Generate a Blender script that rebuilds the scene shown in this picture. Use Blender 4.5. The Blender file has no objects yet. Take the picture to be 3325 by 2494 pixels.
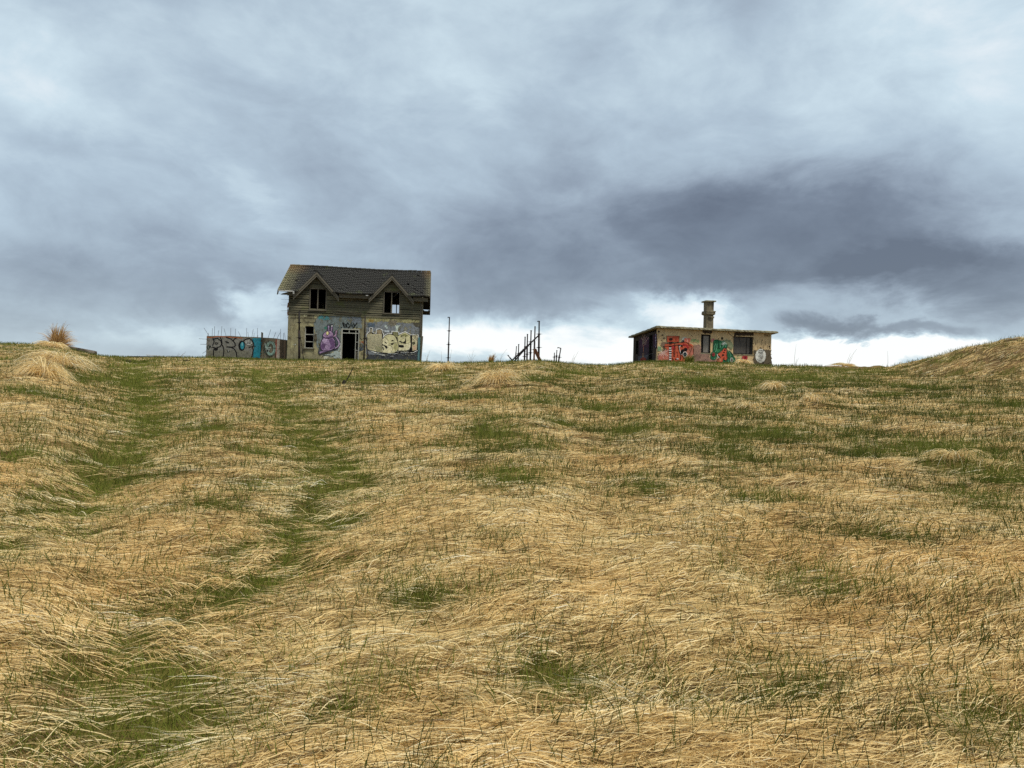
# abandoned house and hut on a grassy hillside, Blender 4.5
import bpy, bmesh, math, random
import numpy as np
from mathutils import Vector, Matrix
random.seed(4); RNG=np.random.RandomState(11)
scene=bpy.context.scene; COL=scene.collection
def lin(c):
    return tuple((v/255/12.92 if v/255<=.04045 else ((v/255+.055)/1.055)**2.4) for v in c[:3])+(1.,)
# ------------------------------------------------------------------ helpers
def mesh_obj(name,verts,faces,mat=None,parent=None,smooth=False,mats=None,midx=None):
    me=bpy.data.meshes.new(name); me.from_pydata([tuple(v) for v in verts],[],faces)
    for m in (mats or ([mat] if mat else [])): me.materials.append(m)
    if midx is not None: me.polygons.foreach_set('material_index',midx)
    if smooth: me.polygons.foreach_set('use_smooth',[True]*len(me.polygons))
    me.update(); o=bpy.data.objects.new(name,me); COL.objects.link(o)
    if parent: o.parent=parent
    return o
def tag(o,label=None,cat=None,group=None,kind=None):
    for k,v in (('label',label),('category',cat),('group',group),('kind',kind)):
        if v: o[k]=v
    return o
def thing(name,label,cat,loc=(0,0,0),rz=0,group=None):
    o=bpy.data.objects.new(name,None); COL.objects.link(o); o.location=loc; o.rotation_euler=(0,0,rz); o.empty_display_size=.2
    return tag(o,label,cat,group)
class MB:
    def __init__(s): s.v=[];s.f=[]
    def quad(s,*p): n=len(s.v); s.v+=[tuple(q) for q in p]; s.f.append(tuple(range(n,n+len(p)))); return s
    def box(s,x0,x1,y0,y1,z0,z1):
        n=len(s.v); s.v+=[(x0,y0,z0),(x1,y0,z0),(x1,y1,z0),(x0,y1,z0),(x0,y0,z1),(x1,y0,z1),(x1,y1,z1),(x0,y1,z1)]
        s.f+=[tuple(n+i for i in q) for q in ((0,3,2,1),(4,5,6,7),(0,1,5,4),(1,2,6,5),(2,3,7,6),(3,0,4,7))]; return s
    def hexa(s,b,t):
        n=len(s.v); s.v+=[tuple(q) for q in b]+[tuple(q) for q in t]
        s.f+=[tuple(n+i for i in q) for q in ((0,3,2,1),(4,5,6,7),(0,1,5,4),(1,2,6,5),(2,3,7,6),(3,0,4,7))]; return s
    def beam(s,p,q,w,h,up=(0,0,1)):
        p=Vector(p);q=Vector(q);d=(q-p).normalized();u=Vector(up); sd=d.cross(u)
        if sd.length<1e-4: sd=d.cross(Vector((0,1,0)))
        sd.normalize(); u2=sd.cross(d); a=sd*w/2;b=u2*h/2
        return s.hexa([p-a-b,p+a-b,p+a+b,p-a+b],[q-a-b,q+a-b,q+a+b,q-a+b])
    def tube(s,pts,r,n=8,cap=True):
        pts=[Vector(p) for p in pts]; rs=r if isinstance(r,(list,tuple)) else [r]*len(pts); rings=[]
        for i,p in enumerate(pts):
            d=(pts[min(i+1,len(pts)-1)]-pts[max(i-1,0)]).normalized()
            a=d.cross(Vector((0,1,.2)) if abs(d.y)<.9 else Vector((1,0,0))).normalized(); b=d.cross(a)
            k=len(s.v); s.v+=[tuple(p+(a*math.cos(6.28318*j/n)+b*math.sin(6.28318*j/n))*rs[i]) for j in range(n)]; rings.append(k)
        for k0,k1 in zip(rings[:-1],rings[1:]):
            for j in range(n): s.f.append((k0+j,k0+(j+1)%n,k1+(j+1)%n,k1+j))
        if cap: s.f.append(tuple(rings[0]+j for j in range(n))[::-1]); s.f.append(tuple(rings[-1]+j for j in range(n)))
        return s
    def prism(s,poly,y0,y1):
        """polygon in x,z pushed from y0 to y1"""
        n=len(s.v);k=len(poly); s.v+=[(x,y0,z) for x,z in poly]+[(x,y1,z) for x,z in poly]
        s.f.append(tuple(range(n,n+k))); s.f.append(tuple(range(n+k,n+2*k))[::-1])
        for i in range(k): s.f.append((n+i,n+(i+1)%k,n+k+(i+1)%k,n+k+i)[::-1])
        return s
    def build(s,name,mat,parent=None,smooth=False,bevel=0):
        o=mesh_obj(name,s.v,s.f,mat,parent,smooth)
        bm=bmesh.new(); bm.from_mesh(o.data); bmesh.ops.recalc_face_normals(bm,faces=bm.faces)
        if bevel: bmesh.ops.bevel(bm,geom=bm.edges[:],offset=bevel,segments=1,affect='EDGES',clamp_overlap=True)
        bm.to_mesh(o.data); bm.free()
        if smooth: o.data.polygons.foreach_set('use_smooth',[True]*len(o.data.polygons))
        return o
# ------------------------------------------------------------------ materials
class NT:
    def __init__(s,name,rough=.85,spec=.25):
        s.m=bpy.data.materials.new(name); s.m.use_nodes=True; s.t=s.m.node_tree; s.b=s.t.nodes['Principled BSDF']
        s.b.inputs['Roughness'].default_value=rough; s.b.inputs['Specular IOR Level'].default_value=spec
        s.tc=s.t.nodes.new('ShaderNodeTexCoord')
    def new(s,t,**k):
        n=s.t.nodes.new(t)
        for a,b in k.items(): setattr(n,a,b)
        return n
    def L(s,a,b): s.t.links.new(a,b)
    def mapping(s,scale=(1,1,1),loc=(0,0,0),src=None):
        n=s.new('ShaderNodeMapping'); n.inputs['Scale'].default_value=scale; n.inputs['Location'].default_value=loc
        s.L(src or s.tc.outputs['Object'],n.inputs['Vector']); return n.outputs[0]
    def noise(s,scale,vec=None,detail=4,rough=.6,dist=0):
        n=s.new('ShaderNodeTexNoise'); n.inputs['Scale'].default_value=scale; n.inputs['Detail'].default_value=detail; n.inputs['Roughness'].default_value=rough; n.inputs['Distortion'].default_value=dist
        s.L(vec or s.tc.outputs['Object'],n.inputs['Vector']); return n.outputs['Fac']
    def ramp(s,fac,stops,interp='LINEAR'):
        n=s.new('ShaderNodeValToRGB'); n.color_ramp.interpolation=interp; e=n.color_ramp.elements
        while len(e)<len(stops): e.new(.5)
        for i,(p,c) in enumerate(stops): e[i].position=p; e[i].color=c if len(c)==4 else lin(c)
        s.L(fac,n.inputs[0]); return n.outputs[0]
    def mix(s,fac,a,b,mode='MIX'):
        n=s.new('ShaderNodeMix',data_type='RGBA',blend_type=mode)
        if isinstance(fac,(int,float)): n.inputs[0].default_value=fac
        else: s.L(fac,n.inputs[0])
        for i,v in ((6,a),(7,b)):
            if isinstance(v,tuple): n.inputs[i].default_value=v if len(v)==4 else lin(v)
            else: s.L(v,n.inputs[i])
        return n.outputs[2]
    def math(s,op,a,b=None):
        n=s.new('ShaderNodeMath',operation=op)
        for i,v in ((0,a),(1,b)):
            if v is None: continue
            if isinstance(v,(int,float)): n.inputs[i].default_value=v
            else: s.L(v,n.inputs[i])
        return n.outputs[0]
    def bump(s,h,strength=.5,dist=.02):
        n=s.new('ShaderNodeBump'); n.inputs['Strength'].default_value=strength; n.inputs['Distance'].default_value=dist
        s.L(h,n.inputs['Height']); s.L(n.outputs[0],s.b.inputs['Normal'])
    def col(s,c): 
        if isinstance(c,tuple): s.b.inputs['Base Color'].default_value=c if len(c)==4 else lin(c)
        else: s.L(c,s.b.inputs['Base Color'])
        return s.m
BK=(0,0,0,1);WT=(1,1,1,1)
def simple(name,c0,c1,scale=8,rough=.85,stretch=(1,1,1),metal=0,bump=.3,spots=None):
    n=NT(name,rough); v=n.mapping(stretch); f=n.noise(scale,v,5,.65); c=n.ramp(f,[(.32,c0),(.68,c1)])
    if spots:
        g=n.noise(scale*.35,n.mapping(stretch,(3.1,7.7,1.3)),4,.7); c=n.mix(n.ramp(g,[(.55,BK),(.68,WT)]),c,spots)
    n.b.inputs['Metallic'].default_value=metal
    if bump: n.bump(f,bump,.01)
    return n.col(c)
def m_plaster():
    n=NT('weathered_plaster',.95,.15)
    big=n.noise(.55,None,5,.65,.4); mid=n.noise(2.4,n.mapping((1,1,1),(4,2,9)),5,.7); fine=n.noise(14,None,5,.7)
    c=n.ramp(big,[(.25,(112,108,90)),(.45,(136,131,108)),(.62,(170,163,128)),(.8,(130,132,122))])
    c=n.mix(n.ramp(mid,[(.5,BK),(.66,WT)]),c,(92,86,66))
    c=n.mix(n.ramp(n.noise(1.3,n.mapping((1,1,1),(9,1,4)),5,.7,.6),[(.58,BK),(.64,WT)]),c,(172,166,128))
    c=n.mix(n.ramp(n.noise(5,n.mapping((1.5,1,.16),(2,5,1)),4,.6),[(.55,BK),(.75,WT)]),c,(70,64,50))
    c=n.mix(.35,c,n.ramp(fine,[(.3,(40,38,30)),(.7,(200,196,170))]),'OVERLAY')
    n.bump(n.math('ADD',fine,mid),.6,.02); return n.col(c)
def m_planks():
    n=NT('grey_weathered_boards',.9,.15)
    sep=n.new('ShaderNodeSeparateXYZ'); n.L(n.tc.outputs['Object'],sep.inputs[0])
    row=n.math('FLOOR',n.math('DIVIDE',sep.outputs[2],.165)); wn=n.new('ShaderNodeTexWhiteNoise',noise_dimensions='2D'); cmb=n.new('ShaderNodeCombineXYZ')
    n.L(row,cmb.inputs[0]); n.L(n.math('FLOOR',n.math('DIVIDE',n.math('ADD',sep.outputs[0],n.math('MULTIPLY',row,1.37)),2.6)),cmb.inputs[1]); n.L(cmb.outputs[0],wn.inputs['Vector'])
    c=n.ramp(wn.outputs['Value'],[(0,(88,86,75)),(.4,(110,107,92)),(.75,(98,96,85)),(1,(126,121,104))])
    g=n.noise(3,n.mapping((1,1,14)),6,.7); c=n.mix(.55,c,n.ramp(g,[(.3,(34,32,24)),(.7,(196,192,160))]),'OVERLAY')
    c=n.mix(n.ramp(n.noise(.9,n.mapping((1,1,1.6),(3,3,7)),4,.6),[(.56,BK),(.72,WT)]),c,(90,92,58))
    c=n.mix(n.ramp(n.noise(1.4,n.mapping((.5,1,6),(1,8,2)),5,.7),[(.6,BK),(.68,WT)]),c,(44,40,32))
    n.bump(g,.5,.01); return n.col(c)
def m_tiles():
    n=NT('dark_roof_tiles',.9,.2); f=n.noise(1.1,None,5,.7); g=n.noise(9,None,5,.7)
    c=n.ramp(g,[(.3,(38,37,35)),(.7,(58,57,53))])
    sep=n.new('ShaderNodeSeparateXYZ'); n.L(n.tc.outputs['Object'],sep.inputs[0])
    edge=n.math('MAXIMUM',n.math('SUBTRACT',1,n.math('DIVIDE',n.math('ADD',sep.outputs[0],.7),2.3)),n.math('MULTIPLY',n.math('SUBTRACT',sep.outputs[0],9.0),.7))
    e2=n.math('MULTIPLY',edge,n.math('ADD',n.noise(5,None,4,.7),.25))
    c=n.mix(n.ramp(e2,[(.35,BK),(.95,WT)]),c,(128,124,94)); 
    up=n.math('MULTIPLY',n.ramp(sep.outputs[2],[(0,BK),(1,WT)]),1.); z=n.new('ShaderNodeMapRange'); n.L(sep.outputs[2],z.inputs[0]); z.inputs[1].default_value=6.5; z.inputs[2].default_value=7.3
    c=n.mix(n.math('MULTIPLY',n.math('MULTIPLY',z.outputs[0],n.ramp(e2,[(.2,BK),(.6,WT)])),.6),c,(112,86,56))
    c=n.mix(n.ramp(f,[(.6,BK),(.75,WT)]),c,(84,90,58)); n.bump(g,.4,.01); return n.col(c)
def m_hut():
    n=NT('ochre_render',.95,.15); big=n.noise(.7,None,5,.65,.3); fine=n.noise(16,None,5,.7)
    c=n.ramp(big,[(.28,(184,160,122)),(.5,(208,184,140)),(.75,(188,172,136))])
    c=n.mix(n.ramp(n.noise(3.2,n.mapping((1.6,1.6,.22),(2,5,1)),5,.65),[(.52,BK),(.8,WT)]),c,(132,114,86))
    c=n.mix(n.ramp(n.noise(6,n.mapping((1,1,1),(7,7,7)),4,.6),[(.66,BK),(.72,WT)]),c,(76,66,52))
    c=n.mix(.2,c,n.ramp(fine,[(.3,(80,76,66)),(.7,(190,186,170))]),'OVERLAY'); n.bump(fine,.3,.008); return n.col(c)
def m_conc(name,a,b,sp): return simple(name,a,b,5,.95,(1,1,.5),0,.6,sp)
_paint={}
def m_paint(c,wr=(.56,.64)):
    c0=c
    if (c0,wr) not in _paint:
        gy=sum(c)/3; c=tuple(int(v*.86+gy*.14) for v in c); n=NT('wall_paint_%d_%d_%d'%c,.85,.2); f=n.noise(7,None,5,.75); g=n.noise(28,None,3,.6)
        d=tuple(max(0,int(v*.82)) for v in c); l=tuple(min(255,int(v*1.06)+3) for v in c)
        col=n.ramp(f,[(.35,d),(.62,l)]); n.bump(g,.3,.005); n.col(n.mix(n.ramp(g,[(.66,BK),(.74,WT)]),col,tuple(int(v*.6+50) for v in c)))
        wear=n.math('ADD',n.math('MULTIPLY',n.noise(3.2,n.mapping((1,1,.7),(5,1,3)),5,.75),.7),n.math('MULTIPLY',n.noise(17,None,4,.7),.3))
        tr=n.new('ShaderNodeBsdfTransparent'); mx=n.new('ShaderNodeMixShader'); n.L(n.ramp(wear,[(wr[0],BK),(wr[1],WT)]),mx.inputs[0]); n.L(n.b.outputs[0],mx.inputs[1]); n.L(tr.outputs[0],mx.inputs[2]); n.L(mx.outputs[0],n.t.nodes['Material Output'].inputs[0])
        _paint[(c0,wr)]=n.m
    return _paint[(c0,wr)]
M={}
M['plaster']=m_plaster(); M['planks']=m_planks(); M['tiles']=m_tiles(); M['hut']=m_hut()
M['trim']=simple('weathered_trim_timber',(78,74,64),(112,106,92),6,.9,(1,1,9))
M['dtrim']=simple('dark_trim_timber',(70,66,54),(104,98,82),6,.9,(1,1,6))
M['frame']=simple('flaking_white_frame',(132,132,122),(176,176,166),9,.85,(1,1,4))
M['dark']=simple('near_black_matte',(26,25,24),(40,38,35),4,.95)  # plain near-black for interior surfaces, soffits, rear fascia and hut frames
M['steel']=simple('dark_rusty_steel',(24,21,21),(36,31,30),14,.75,(1,1,1),.2,.4,(54,34,26))
M['rust']=simple('rusty_plank',(96,66,48),(132,92,66),6,.9,(1,1,4),0,.5,(70,46,34))
M['rebar']=simple('thin_rusty_rod',(70,64,66),(96,88,88),20,.7,(1,1,1),.3,0)
M['teal']=simple('faded_teal_board',(62,104,108),(98,132,134),5,.9,(2,2,.4),0,.3,(120,118,100))
M['gutter']=simple('pale_gutter',(150,150,146),(188,188,184),6,.6)
M['slab']=m_conc('mossy_slab',(112,108,88),(150,144,118),(76,72,58))
M['chim']=m_conc('stained_chimney',(92,84,68),(132,122,98),(60,52,44))
M['shadewall']=simple('shade_toned_wall',(44,38,36),(70,60,54),4,.95,(1,1,.4),0,.4,(30,26,28))  # hut's left side: dark paint with that side's shade put into the colour
M['gwall']=simple('weathered_form_boards',(92,86,70),(122,115,96),4,.95,(3,1,.35),0,.5,(80,70,56))
M['board']=simple('grey_window_board',(72,68,64),(92,88,82),5,.9,(3,3,.6),0,.3,(54,50,48))
M['lboard']=simple('pale_window_board',(120,116,108),(146,140,130),5,.9,(4,4,.5),0,.3,(84,78,70))
M['rock']=simple('dark_stone',(62,56,50),(104,96,84),5,.95,(1,1,1),0,.8)
M['soil']=simple('dark_soil',(38,32,24),(60,50,38),6,1.,(1,1,1),0,.9)
M['stump']=simple('charred_wood',(30,26,24),(56,48,42),9,.95,(1,1,3),0,.6,(104,96,90))
# ---- measured data
ART={
 'wall_paint':[
  ('p',(114,125,124),.05,[(1.969,3.015),(2.26,3.295),(2.915,3.361),(5.227,3.379),(5.294,2.481),(5.09,2.451),(3.796,2.402),(3.789,.899),(3.003,.592),(2.122,.785),(2.034,1.844),(1.845,2.619)]),
  ('p',(112,120,128),.04,[(4.237,3.273),(4.896,3.355),(5.23,3.312),(5.269,2.751),(4.359,2.884)]),
  ('p',(70,136,140),.03,[(2.098,3.233),(2.37,3.283),(2.808,3.283),(2.966,3.138),(2.927,2.997),(2.599,2.984),(2.16,3.023)]),
  ('p',(50,120,100),.02,[(2.552,2.394),(2.696,2.512),(2.809,2.404),(2.703,2.288)]),
  ('p',(206,198,150),.015,[(1.061,3.287),(1.195,3.331),(1.379,3.204),(1.174,3.14)]),
  ('p',(200,192,140),.02,[(1.865,3.358),(2.258,3.374),(2.26,3.295),(2.043,3.253),(1.998,2.96),(1.887,3.012)]),
  ('p',(160,172,168),.04,[(3.542,.89),(3.783,1.067),(3.808,.283),(3.508,.217),(2.682,.357),(2.352,.402),(2.677,.525),(3.222,.599)]),
  ('p',(190,188,160),.01,[(2.628,.344),(2.945,.355),(2.952,.131),(2.635,.121)]),
  ('p',(122,128,132),.05,[(5.574,2.903),(6.457,3.05),(7.573,3.009),(9.524,2.971),(9.561,.25),(5.66,.121)]),
  ('p',(164,158,108),.04,[(5.562,3.314),(6.061,3.288),(6.896,3.265),(8.124,3.256),(9.499,3.254),(9.505,3.038),(8.132,3.002),(7.349,3.028),(6.679,3.076),(6.073,2.922),(5.573,2.954)]),
  ('p',(150,124,56),.02,[(5.722,3.151),(6.149,3.151),(6.127,2.953),(5.822,2.952)]),
  ('p',(82,100,116),.02,[(5.675,2.868),(6.23,2.866),(6.228,2.573),(5.707,2.565)]),
  ('p',(124,116,96),.04,[(7.233,3.165),(7.792,3.142),(7.749,2.733),(7.358,2.718),(7.186,2.881)]),
  ('p',(84,80,66),.03,[(8.971,3.063),(9.477,3.054),(9.476,2.685),(9.149,2.729)]),
  ('p',(182,196,190),.01,[(6.923,2.746),(7.022,2.773),(7.147,2.721),(7.164,2.513),(7.03,2.536),(7.092,2.679),(6.972,2.59)]),
  ('p',(190,202,188),.015,[(7.68,2.798),(8.082,2.791),(7.963,2.684),(7.873,2.313),(7.733,2.336),(7.752,2.62)]),
  ('p',(196,206,210),.01,[(6.839,2.388),(7.285,2.387),(7.288,2.274),(6.926,2.278)]),
  ('p',(66,68,72),.03,[(5.647,.57),(7.09,.551),(9.488,.786),(9.517,.192),(5.662,.064)]),
  ('p',(150,92,54),.02,[(5.119,1.536),(5.423,1.518),(5.445,1.35),(5.206,1.398)]),
  ('p',(86,96,104),.02,[(5.125,1.339),(5.43,1.294),(5.444,.844),(5.17,.779)]),
  ('s',(14,13,15),.056,[(5.171,1.284),(5.289,1.401),(5.189,1.06),(5.379,1.179),(5.196,.836),(5.36,.898)]),
  ('s',(190,200,205),.034,[(5.139,1.227),(5.232,1.455),(5.346,1.347)]),
  ('s',(14,13,15),.045,[(5.126,2.183),(5.196,1.735),(5.337,1.628)]),
  ('p',(126,70,30),.02,[(-.082,4.049),(.075,4.223),(.132,3.445),(-.052,3.103)]),
  ('p',(60,58,48),.03,[(2.231,.789),(2.666,.86),(3.114,.54),(2.353,.391),(2.194,.564)]),
  ('s',(50,46,38),.039,[(2.467,.238),(2.626,.4),(3.009,.396),(3.23,.348),(3.447,.428)]),
  ('s',(44,42,34),.034,[(1.213,2.773),(1.96,2.78)]),
  ('s',(44,42,34),.028,[(1.951,3.07),(1.971,2.792)]),
  ('s',(44,42,34),.039,[(-.039,3.037),(.796,3.07),(1.994,3.072)]),
  ('s',(210,214,205),.034,[(.37,1.114),(.641,1.135),(.535,1.064)]),
  ('s',(220,220,215),.034,[(3.775,1.347),(3.799,.563),(3.848,.229)]),
 ],
 'creature_mural':[
  ('p',(70,78,86),.02,[(2.224,.612),(2.286,1.01),(2.364,1.348),(2.489,1.658),(2.466,1.901),(2.784,2.249),(2.786,2.646),(3.232,2.724),(3.253,2.052),(3.352,2.239),(3.561,2.247),(3.59,1.82),(3.766,1.46),(3.748,1.092),(3.576,.842),(2.865,.634),(2.273,.491)]),
  ('s',(30,20,40),.164,[(3.571,.979),(3.245,.876),(2.861,.74),(2.565,.669),(2.359,.571)]),
  ('s',(150,120,158),.122,[(3.571,.994),(3.245,.891),(2.861,.756),(2.564,.684),(2.359,.586)]),
  ('s',(30,20,40),.14,[(3.409,1.844),(3.551,1.635),(3.692,1.426),(3.708,1.213),(3.57,1.009),(3.305,.878)]),
  ('s',(184,158,192),.079,[(3.394,1.844),(3.545,1.635),(3.677,1.426),(3.696,1.213),(3.564,1.024),(3.29,.893)]),
  ('s',(30,20,40),.146,[(3.478,2.229),(3.43,1.86),(3.247,1.777)]),
  ('s',(168,132,158),.103,[(3.473,2.198),(3.423,1.875),(3.246,1.792)]),
  ('s',(30,20,40),.134,[(2.899,2.574),(2.93,2.163)]),
  ('s',(30,20,40),.14,[(3.139,2.623),(3.107,2.139)]),
  ('s',(150,120,158),.085,[(2.9,2.528),(2.93,2.163)]),
  ('s',(150,120,158),.085,[(3.138,2.568),(3.107,2.139)]),
  ('p',(235,235,228),0,[(3.186,2.563),(3.185,2.544),(3.179,2.527),(3.17,2.513),(3.159,2.504),(3.146,2.501),(3.133,2.503),(3.121,2.511),(3.112,2.525),(3.105,2.541),(3.102,2.56),(3.104,2.579),(3.109,2.596),(3.118,2.61),(3.13,2.619),(3.142,2.623),(3.155,2.62),(3.167,2.612),(3.177,2.599),(3.183,2.582)]),
  ('p',(184,158,192),0,[(2.939,2.529),(2.938,2.512),(2.933,2.497),(2.926,2.484),(2.916,2.476),(2.905,2.473),(2.894,2.475),(2.883,2.483),(2.875,2.495),(2.87,2.51),(2.867,2.527),(2.869,2.544),(2.873,2.559),(2.881,2.572),(2.89,2.58),(2.901,2.583),(2.913,2.581),(2.923,2.573),(2.931,2.561),(2.937,2.546)]),
  ('p',(30,20,40),0,[(2.326,1.164),(2.415,1.457),(2.526,1.705),(2.768,1.79),(3.247,1.777),(3.411,1.508),(3.469,1.174),(3.437,.959),(3.262,.821),(2.981,.714),(2.534,.699),(2.351,.829)]),
  ('p',(150,120,158),0,[(2.369,1.196),(2.451,1.443),(2.562,1.691),(2.769,1.76),(3.218,1.745),(3.36,1.506),(3.415,1.203),(3.391,.988),(3.246,.861),(2.98,.76),(2.563,.745),(2.395,.861)]),
  ('p',(100,70,112),.02,[(2.925,1.552),(3.221,1.654),(3.353,1.445),(3.402,1.141),(3.362,.987),(3.126,.872),(2.978,.821),(3.118,1.131)]),
  ('p',(100,70,112),.02,[(2.387,1.105),(2.546,1.263),(2.757,1.21),(2.643,1.023),(2.62,.808),(2.44,.833)]),
  ('p',(184,158,192),.02,[(2.496,1.444),(2.594,1.631),(2.834,1.609),(2.842,1.335),(2.604,1.326)]),
  ('p',(30,20,40),0,[(2.957,1.018),(2.951,.965),(2.93,.917),(2.897,.878),(2.855,.852),(2.807,.842),(2.759,.849),(2.715,.872),(2.679,.908),(2.656,.955),(2.647,1.008),(2.653,1.061),(2.673,1.109),(2.706,1.148),(2.749,1.174),(2.796,1.184),(2.845,1.177),(2.889,1.154),(2.924,1.118),(2.948,1.071)]),
  ('p',(162,134,170),0,[(2.945,1.009),(2.94,.962),(2.922,.918),(2.894,.884),(2.857,.861),(2.816,.852),(2.774,.858),(2.736,.878),(2.705,.911),(2.685,.953),(2.677,.999),(2.682,1.047),(2.7,1.09),(2.728,1.125),(2.765,1.148),(2.806,1.157),(2.848,1.151),(2.886,1.13),(2.917,1.098),(2.937,1.056)]),
  ('p',(30,20,40),0,[(2.468,1.855),(2.596,2.052),(2.77,2.202),(2.963,2.246),(3.138,2.201),(3.276,1.992),(3.298,1.855),(3.204,1.699),(2.953,1.608),(2.668,1.649),(2.526,1.72)]),
  ('p',(164,130,166),0,[(2.512,1.857),(2.626,2.029),(2.786,2.172),(2.964,2.21),(3.115,2.169),(3.24,1.991),(3.259,1.869),(3.188,1.744),(2.952,1.659),(2.682,1.695),(2.56,1.752)]),
  ('p',(100,70,112),.01,[(2.918,1.765),(3.213,1.898),(3.188,1.744),(2.952,1.659),(2.712,1.69)]),
  ('p',(30,20,40),0,[(2.942,2.001),(2.929,1.955),(2.907,1.916),(2.878,1.886),(2.845,1.87),(2.811,1.868),(2.779,1.881),(2.753,1.907),(2.735,1.945),(2.727,1.989),(2.73,2.036),(2.743,2.082),(2.765,2.121),(2.793,2.151),(2.827,2.167),(2.861,2.169),(2.892,2.156),(2.918,2.13),(2.936,2.093),(2.944,2.048)]),
  ('p',(236,222,150),0,[(2.915,2.005),(2.905,1.968),(2.888,1.935),(2.866,1.911),(2.841,1.897),(2.815,1.895),(2.792,1.905),(2.772,1.927),(2.759,1.957),(2.754,1.993),(2.756,2.032),(2.766,2.069),(2.783,2.102),(2.805,2.126),(2.83,2.14),(2.856,2.142),(2.88,2.132),(2.899,2.111),(2.912,2.08),(2.918,2.044)]),
  ('s',(30,20,40),.027,[(2.701,1.843),(2.768,1.784),(2.856,1.842)]),
 ],
 'black_tag':[
  ('p',(14,13,15),0,[(3.877,2.498),(3.867,2.469),(3.84,2.457),(3.812,2.467),(3.799,2.495),(3.81,2.523),(3.837,2.536),(3.865,2.526)]),
  ('p',(14,13,15),0,[(4.973,2.54),(4.963,2.511),(4.936,2.498),(4.908,2.509),(4.895,2.537),(4.906,2.565),(4.933,2.578),(4.961,2.567)]),
  ('s',(14,13,15),.079,[(3.909,2.842),(4.039,2.51)]),
  ('s',(14,13,15),.055,[(3.909,2.842),(4.117,2.697),(4.168,2.515),(4.039,2.504)]),
  ('s',(14,13,15),.067,[(4.263,2.85),(4.171,2.699),(4.206,2.532),(4.348,2.516)]),
  ('s',(14,13,15),.061,[(4.263,2.85),(4.363,2.706)]),
  ('s',(14,13,15),.067,[(4.37,2.504),(4.509,2.847),(4.67,2.516)]),
  ('s',(14,13,15),.043,[(4.42,2.623),(4.615,2.63)]),
  ('s',(14,13,15),.067,[(4.661,2.804),(4.786,2.646)]),
  ('s',(14,13,15),.067,[(4.93,2.857),(4.786,2.646),(4.725,2.499)]),
  ('s',(64,70,74),.03,[(3.405,2.455),(3.526,2.429),(3.702,2.528),(3.764,2.469)]),
  ('s',(120,126,132),.027,[(4.219,3.283),(4.458,3.323),(4.673,3.209),(4.738,3.027),(4.591,2.93)]),
 ],
 'lettering_mural':[
  ('p',(235,235,228),0,[(5.611,1.493),(5.608,2.09),(5.715,2.114),(5.726,2.224),(5.838,2.243),(5.84,2.526),(5.955,2.582),(6.069,2.548),(6.107,2.238),(6.198,2.168),(6.326,2.163),(6.327,2.454),(6.572,2.505),(6.778,2.445),(6.815,2.238),(6.896,2.124),(6.938,.749),(6.32,.688),(5.7,.926)]),
  ('p',(14,13,15),0,[(5.652,1.495),(5.655,2.06),(5.756,2.085),(5.768,2.186),(5.875,2.214),(5.877,2.489),(5.957,2.538),(6.04,2.505),(6.064,2.21),(6.179,2.126),(6.363,2.123),(6.364,2.414),(6.573,2.463),(6.739,2.407),(6.78,2.211),(6.856,2.097),(6.898,.721),(6.421,.744),(5.714,.901)]),
  ('p',(222,212,166),0,[(5.686,2.053),(6.764,2.086),(6.787,.751),(6.419,.806),(6.213,.853),(5.73,.958)]),
  ('p',(156,138,104),0,[(6.391,2.389),(6.713,2.39),(6.743,2.1),(6.39,2.087)]),
  ('p',(170,160,130),0,[(5.914,2.438),(6.011,2.442),(6.033,2.209),(5.911,2.205)]),
  ('p',(156,146,110),0,[(5.79,2.161),(6.045,2.171),(6.052,2.093),(5.792,2.083)]),
  ('s',(88,78,58),.021,[(5.688,1.984),(6.756,2.018)]),
  ('s',(88,78,58),.021,[(5.69,1.916),(6.758,1.95)]),
  ('s',(88,78,58),.021,[(5.692,1.849),(6.76,1.883)]),
  ('s',(88,78,58),.021,[(5.694,1.782),(6.762,1.815)]),
  ('s',(88,78,58),.021,[(5.696,1.714),(6.764,1.748)]),
  ('s',(88,78,58),.021,[(5.698,1.647),(6.766,1.68)]),
  ('s',(88,78,58),.021,[(5.7,1.58),(6.768,1.613)]),
  ('s',(88,78,58),.021,[(5.703,1.512),(6.77,1.545)]),
  ('s',(88,78,58),.021,[(5.705,1.445),(6.772,1.478)]),
  ('s',(88,78,58),.021,[(5.707,1.378),(6.774,1.41)]),
  ('s',(88,78,58),.021,[(5.709,1.31),(6.776,1.343)]),
  ('s',(88,78,58),.021,[(5.711,1.243),(6.778,1.275)]),
  ('s',(88,78,58),.021,[(5.713,1.176),(6.78,1.208)]),
  ('s',(88,78,58),.021,[(5.715,1.108),(6.782,1.141)]),
  ('s',(88,78,58),.021,[(5.717,1.041),(6.785,1.073)]),
  ('s',(88,78,58),.021,[(5.719,.974),(6.787,1.006)]),
  ('p',(150,146,108),.03,[(6.241,1.179),(6.767,1.145),(6.779,.751),(6.419,.806)]),
  ('p',(235,235,228),0,[(6.812,1.751),(6.855,1.924),(6.965,2.043),(7.14,2.16),(7.317,2.203),(7.45,2.181),(7.458,2.346),(7.526,2.368),(7.949,2.328),(7.994,2.254),(7.987,2.163),(8.433,2.366),(8.913,2.137),(8.937,2.154),(9.422,2.172),(9.433,1.681),(9.421,.988),(9.068,.794),(8.253,.783),(7.704,.665),(6.827,.717)]),
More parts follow.
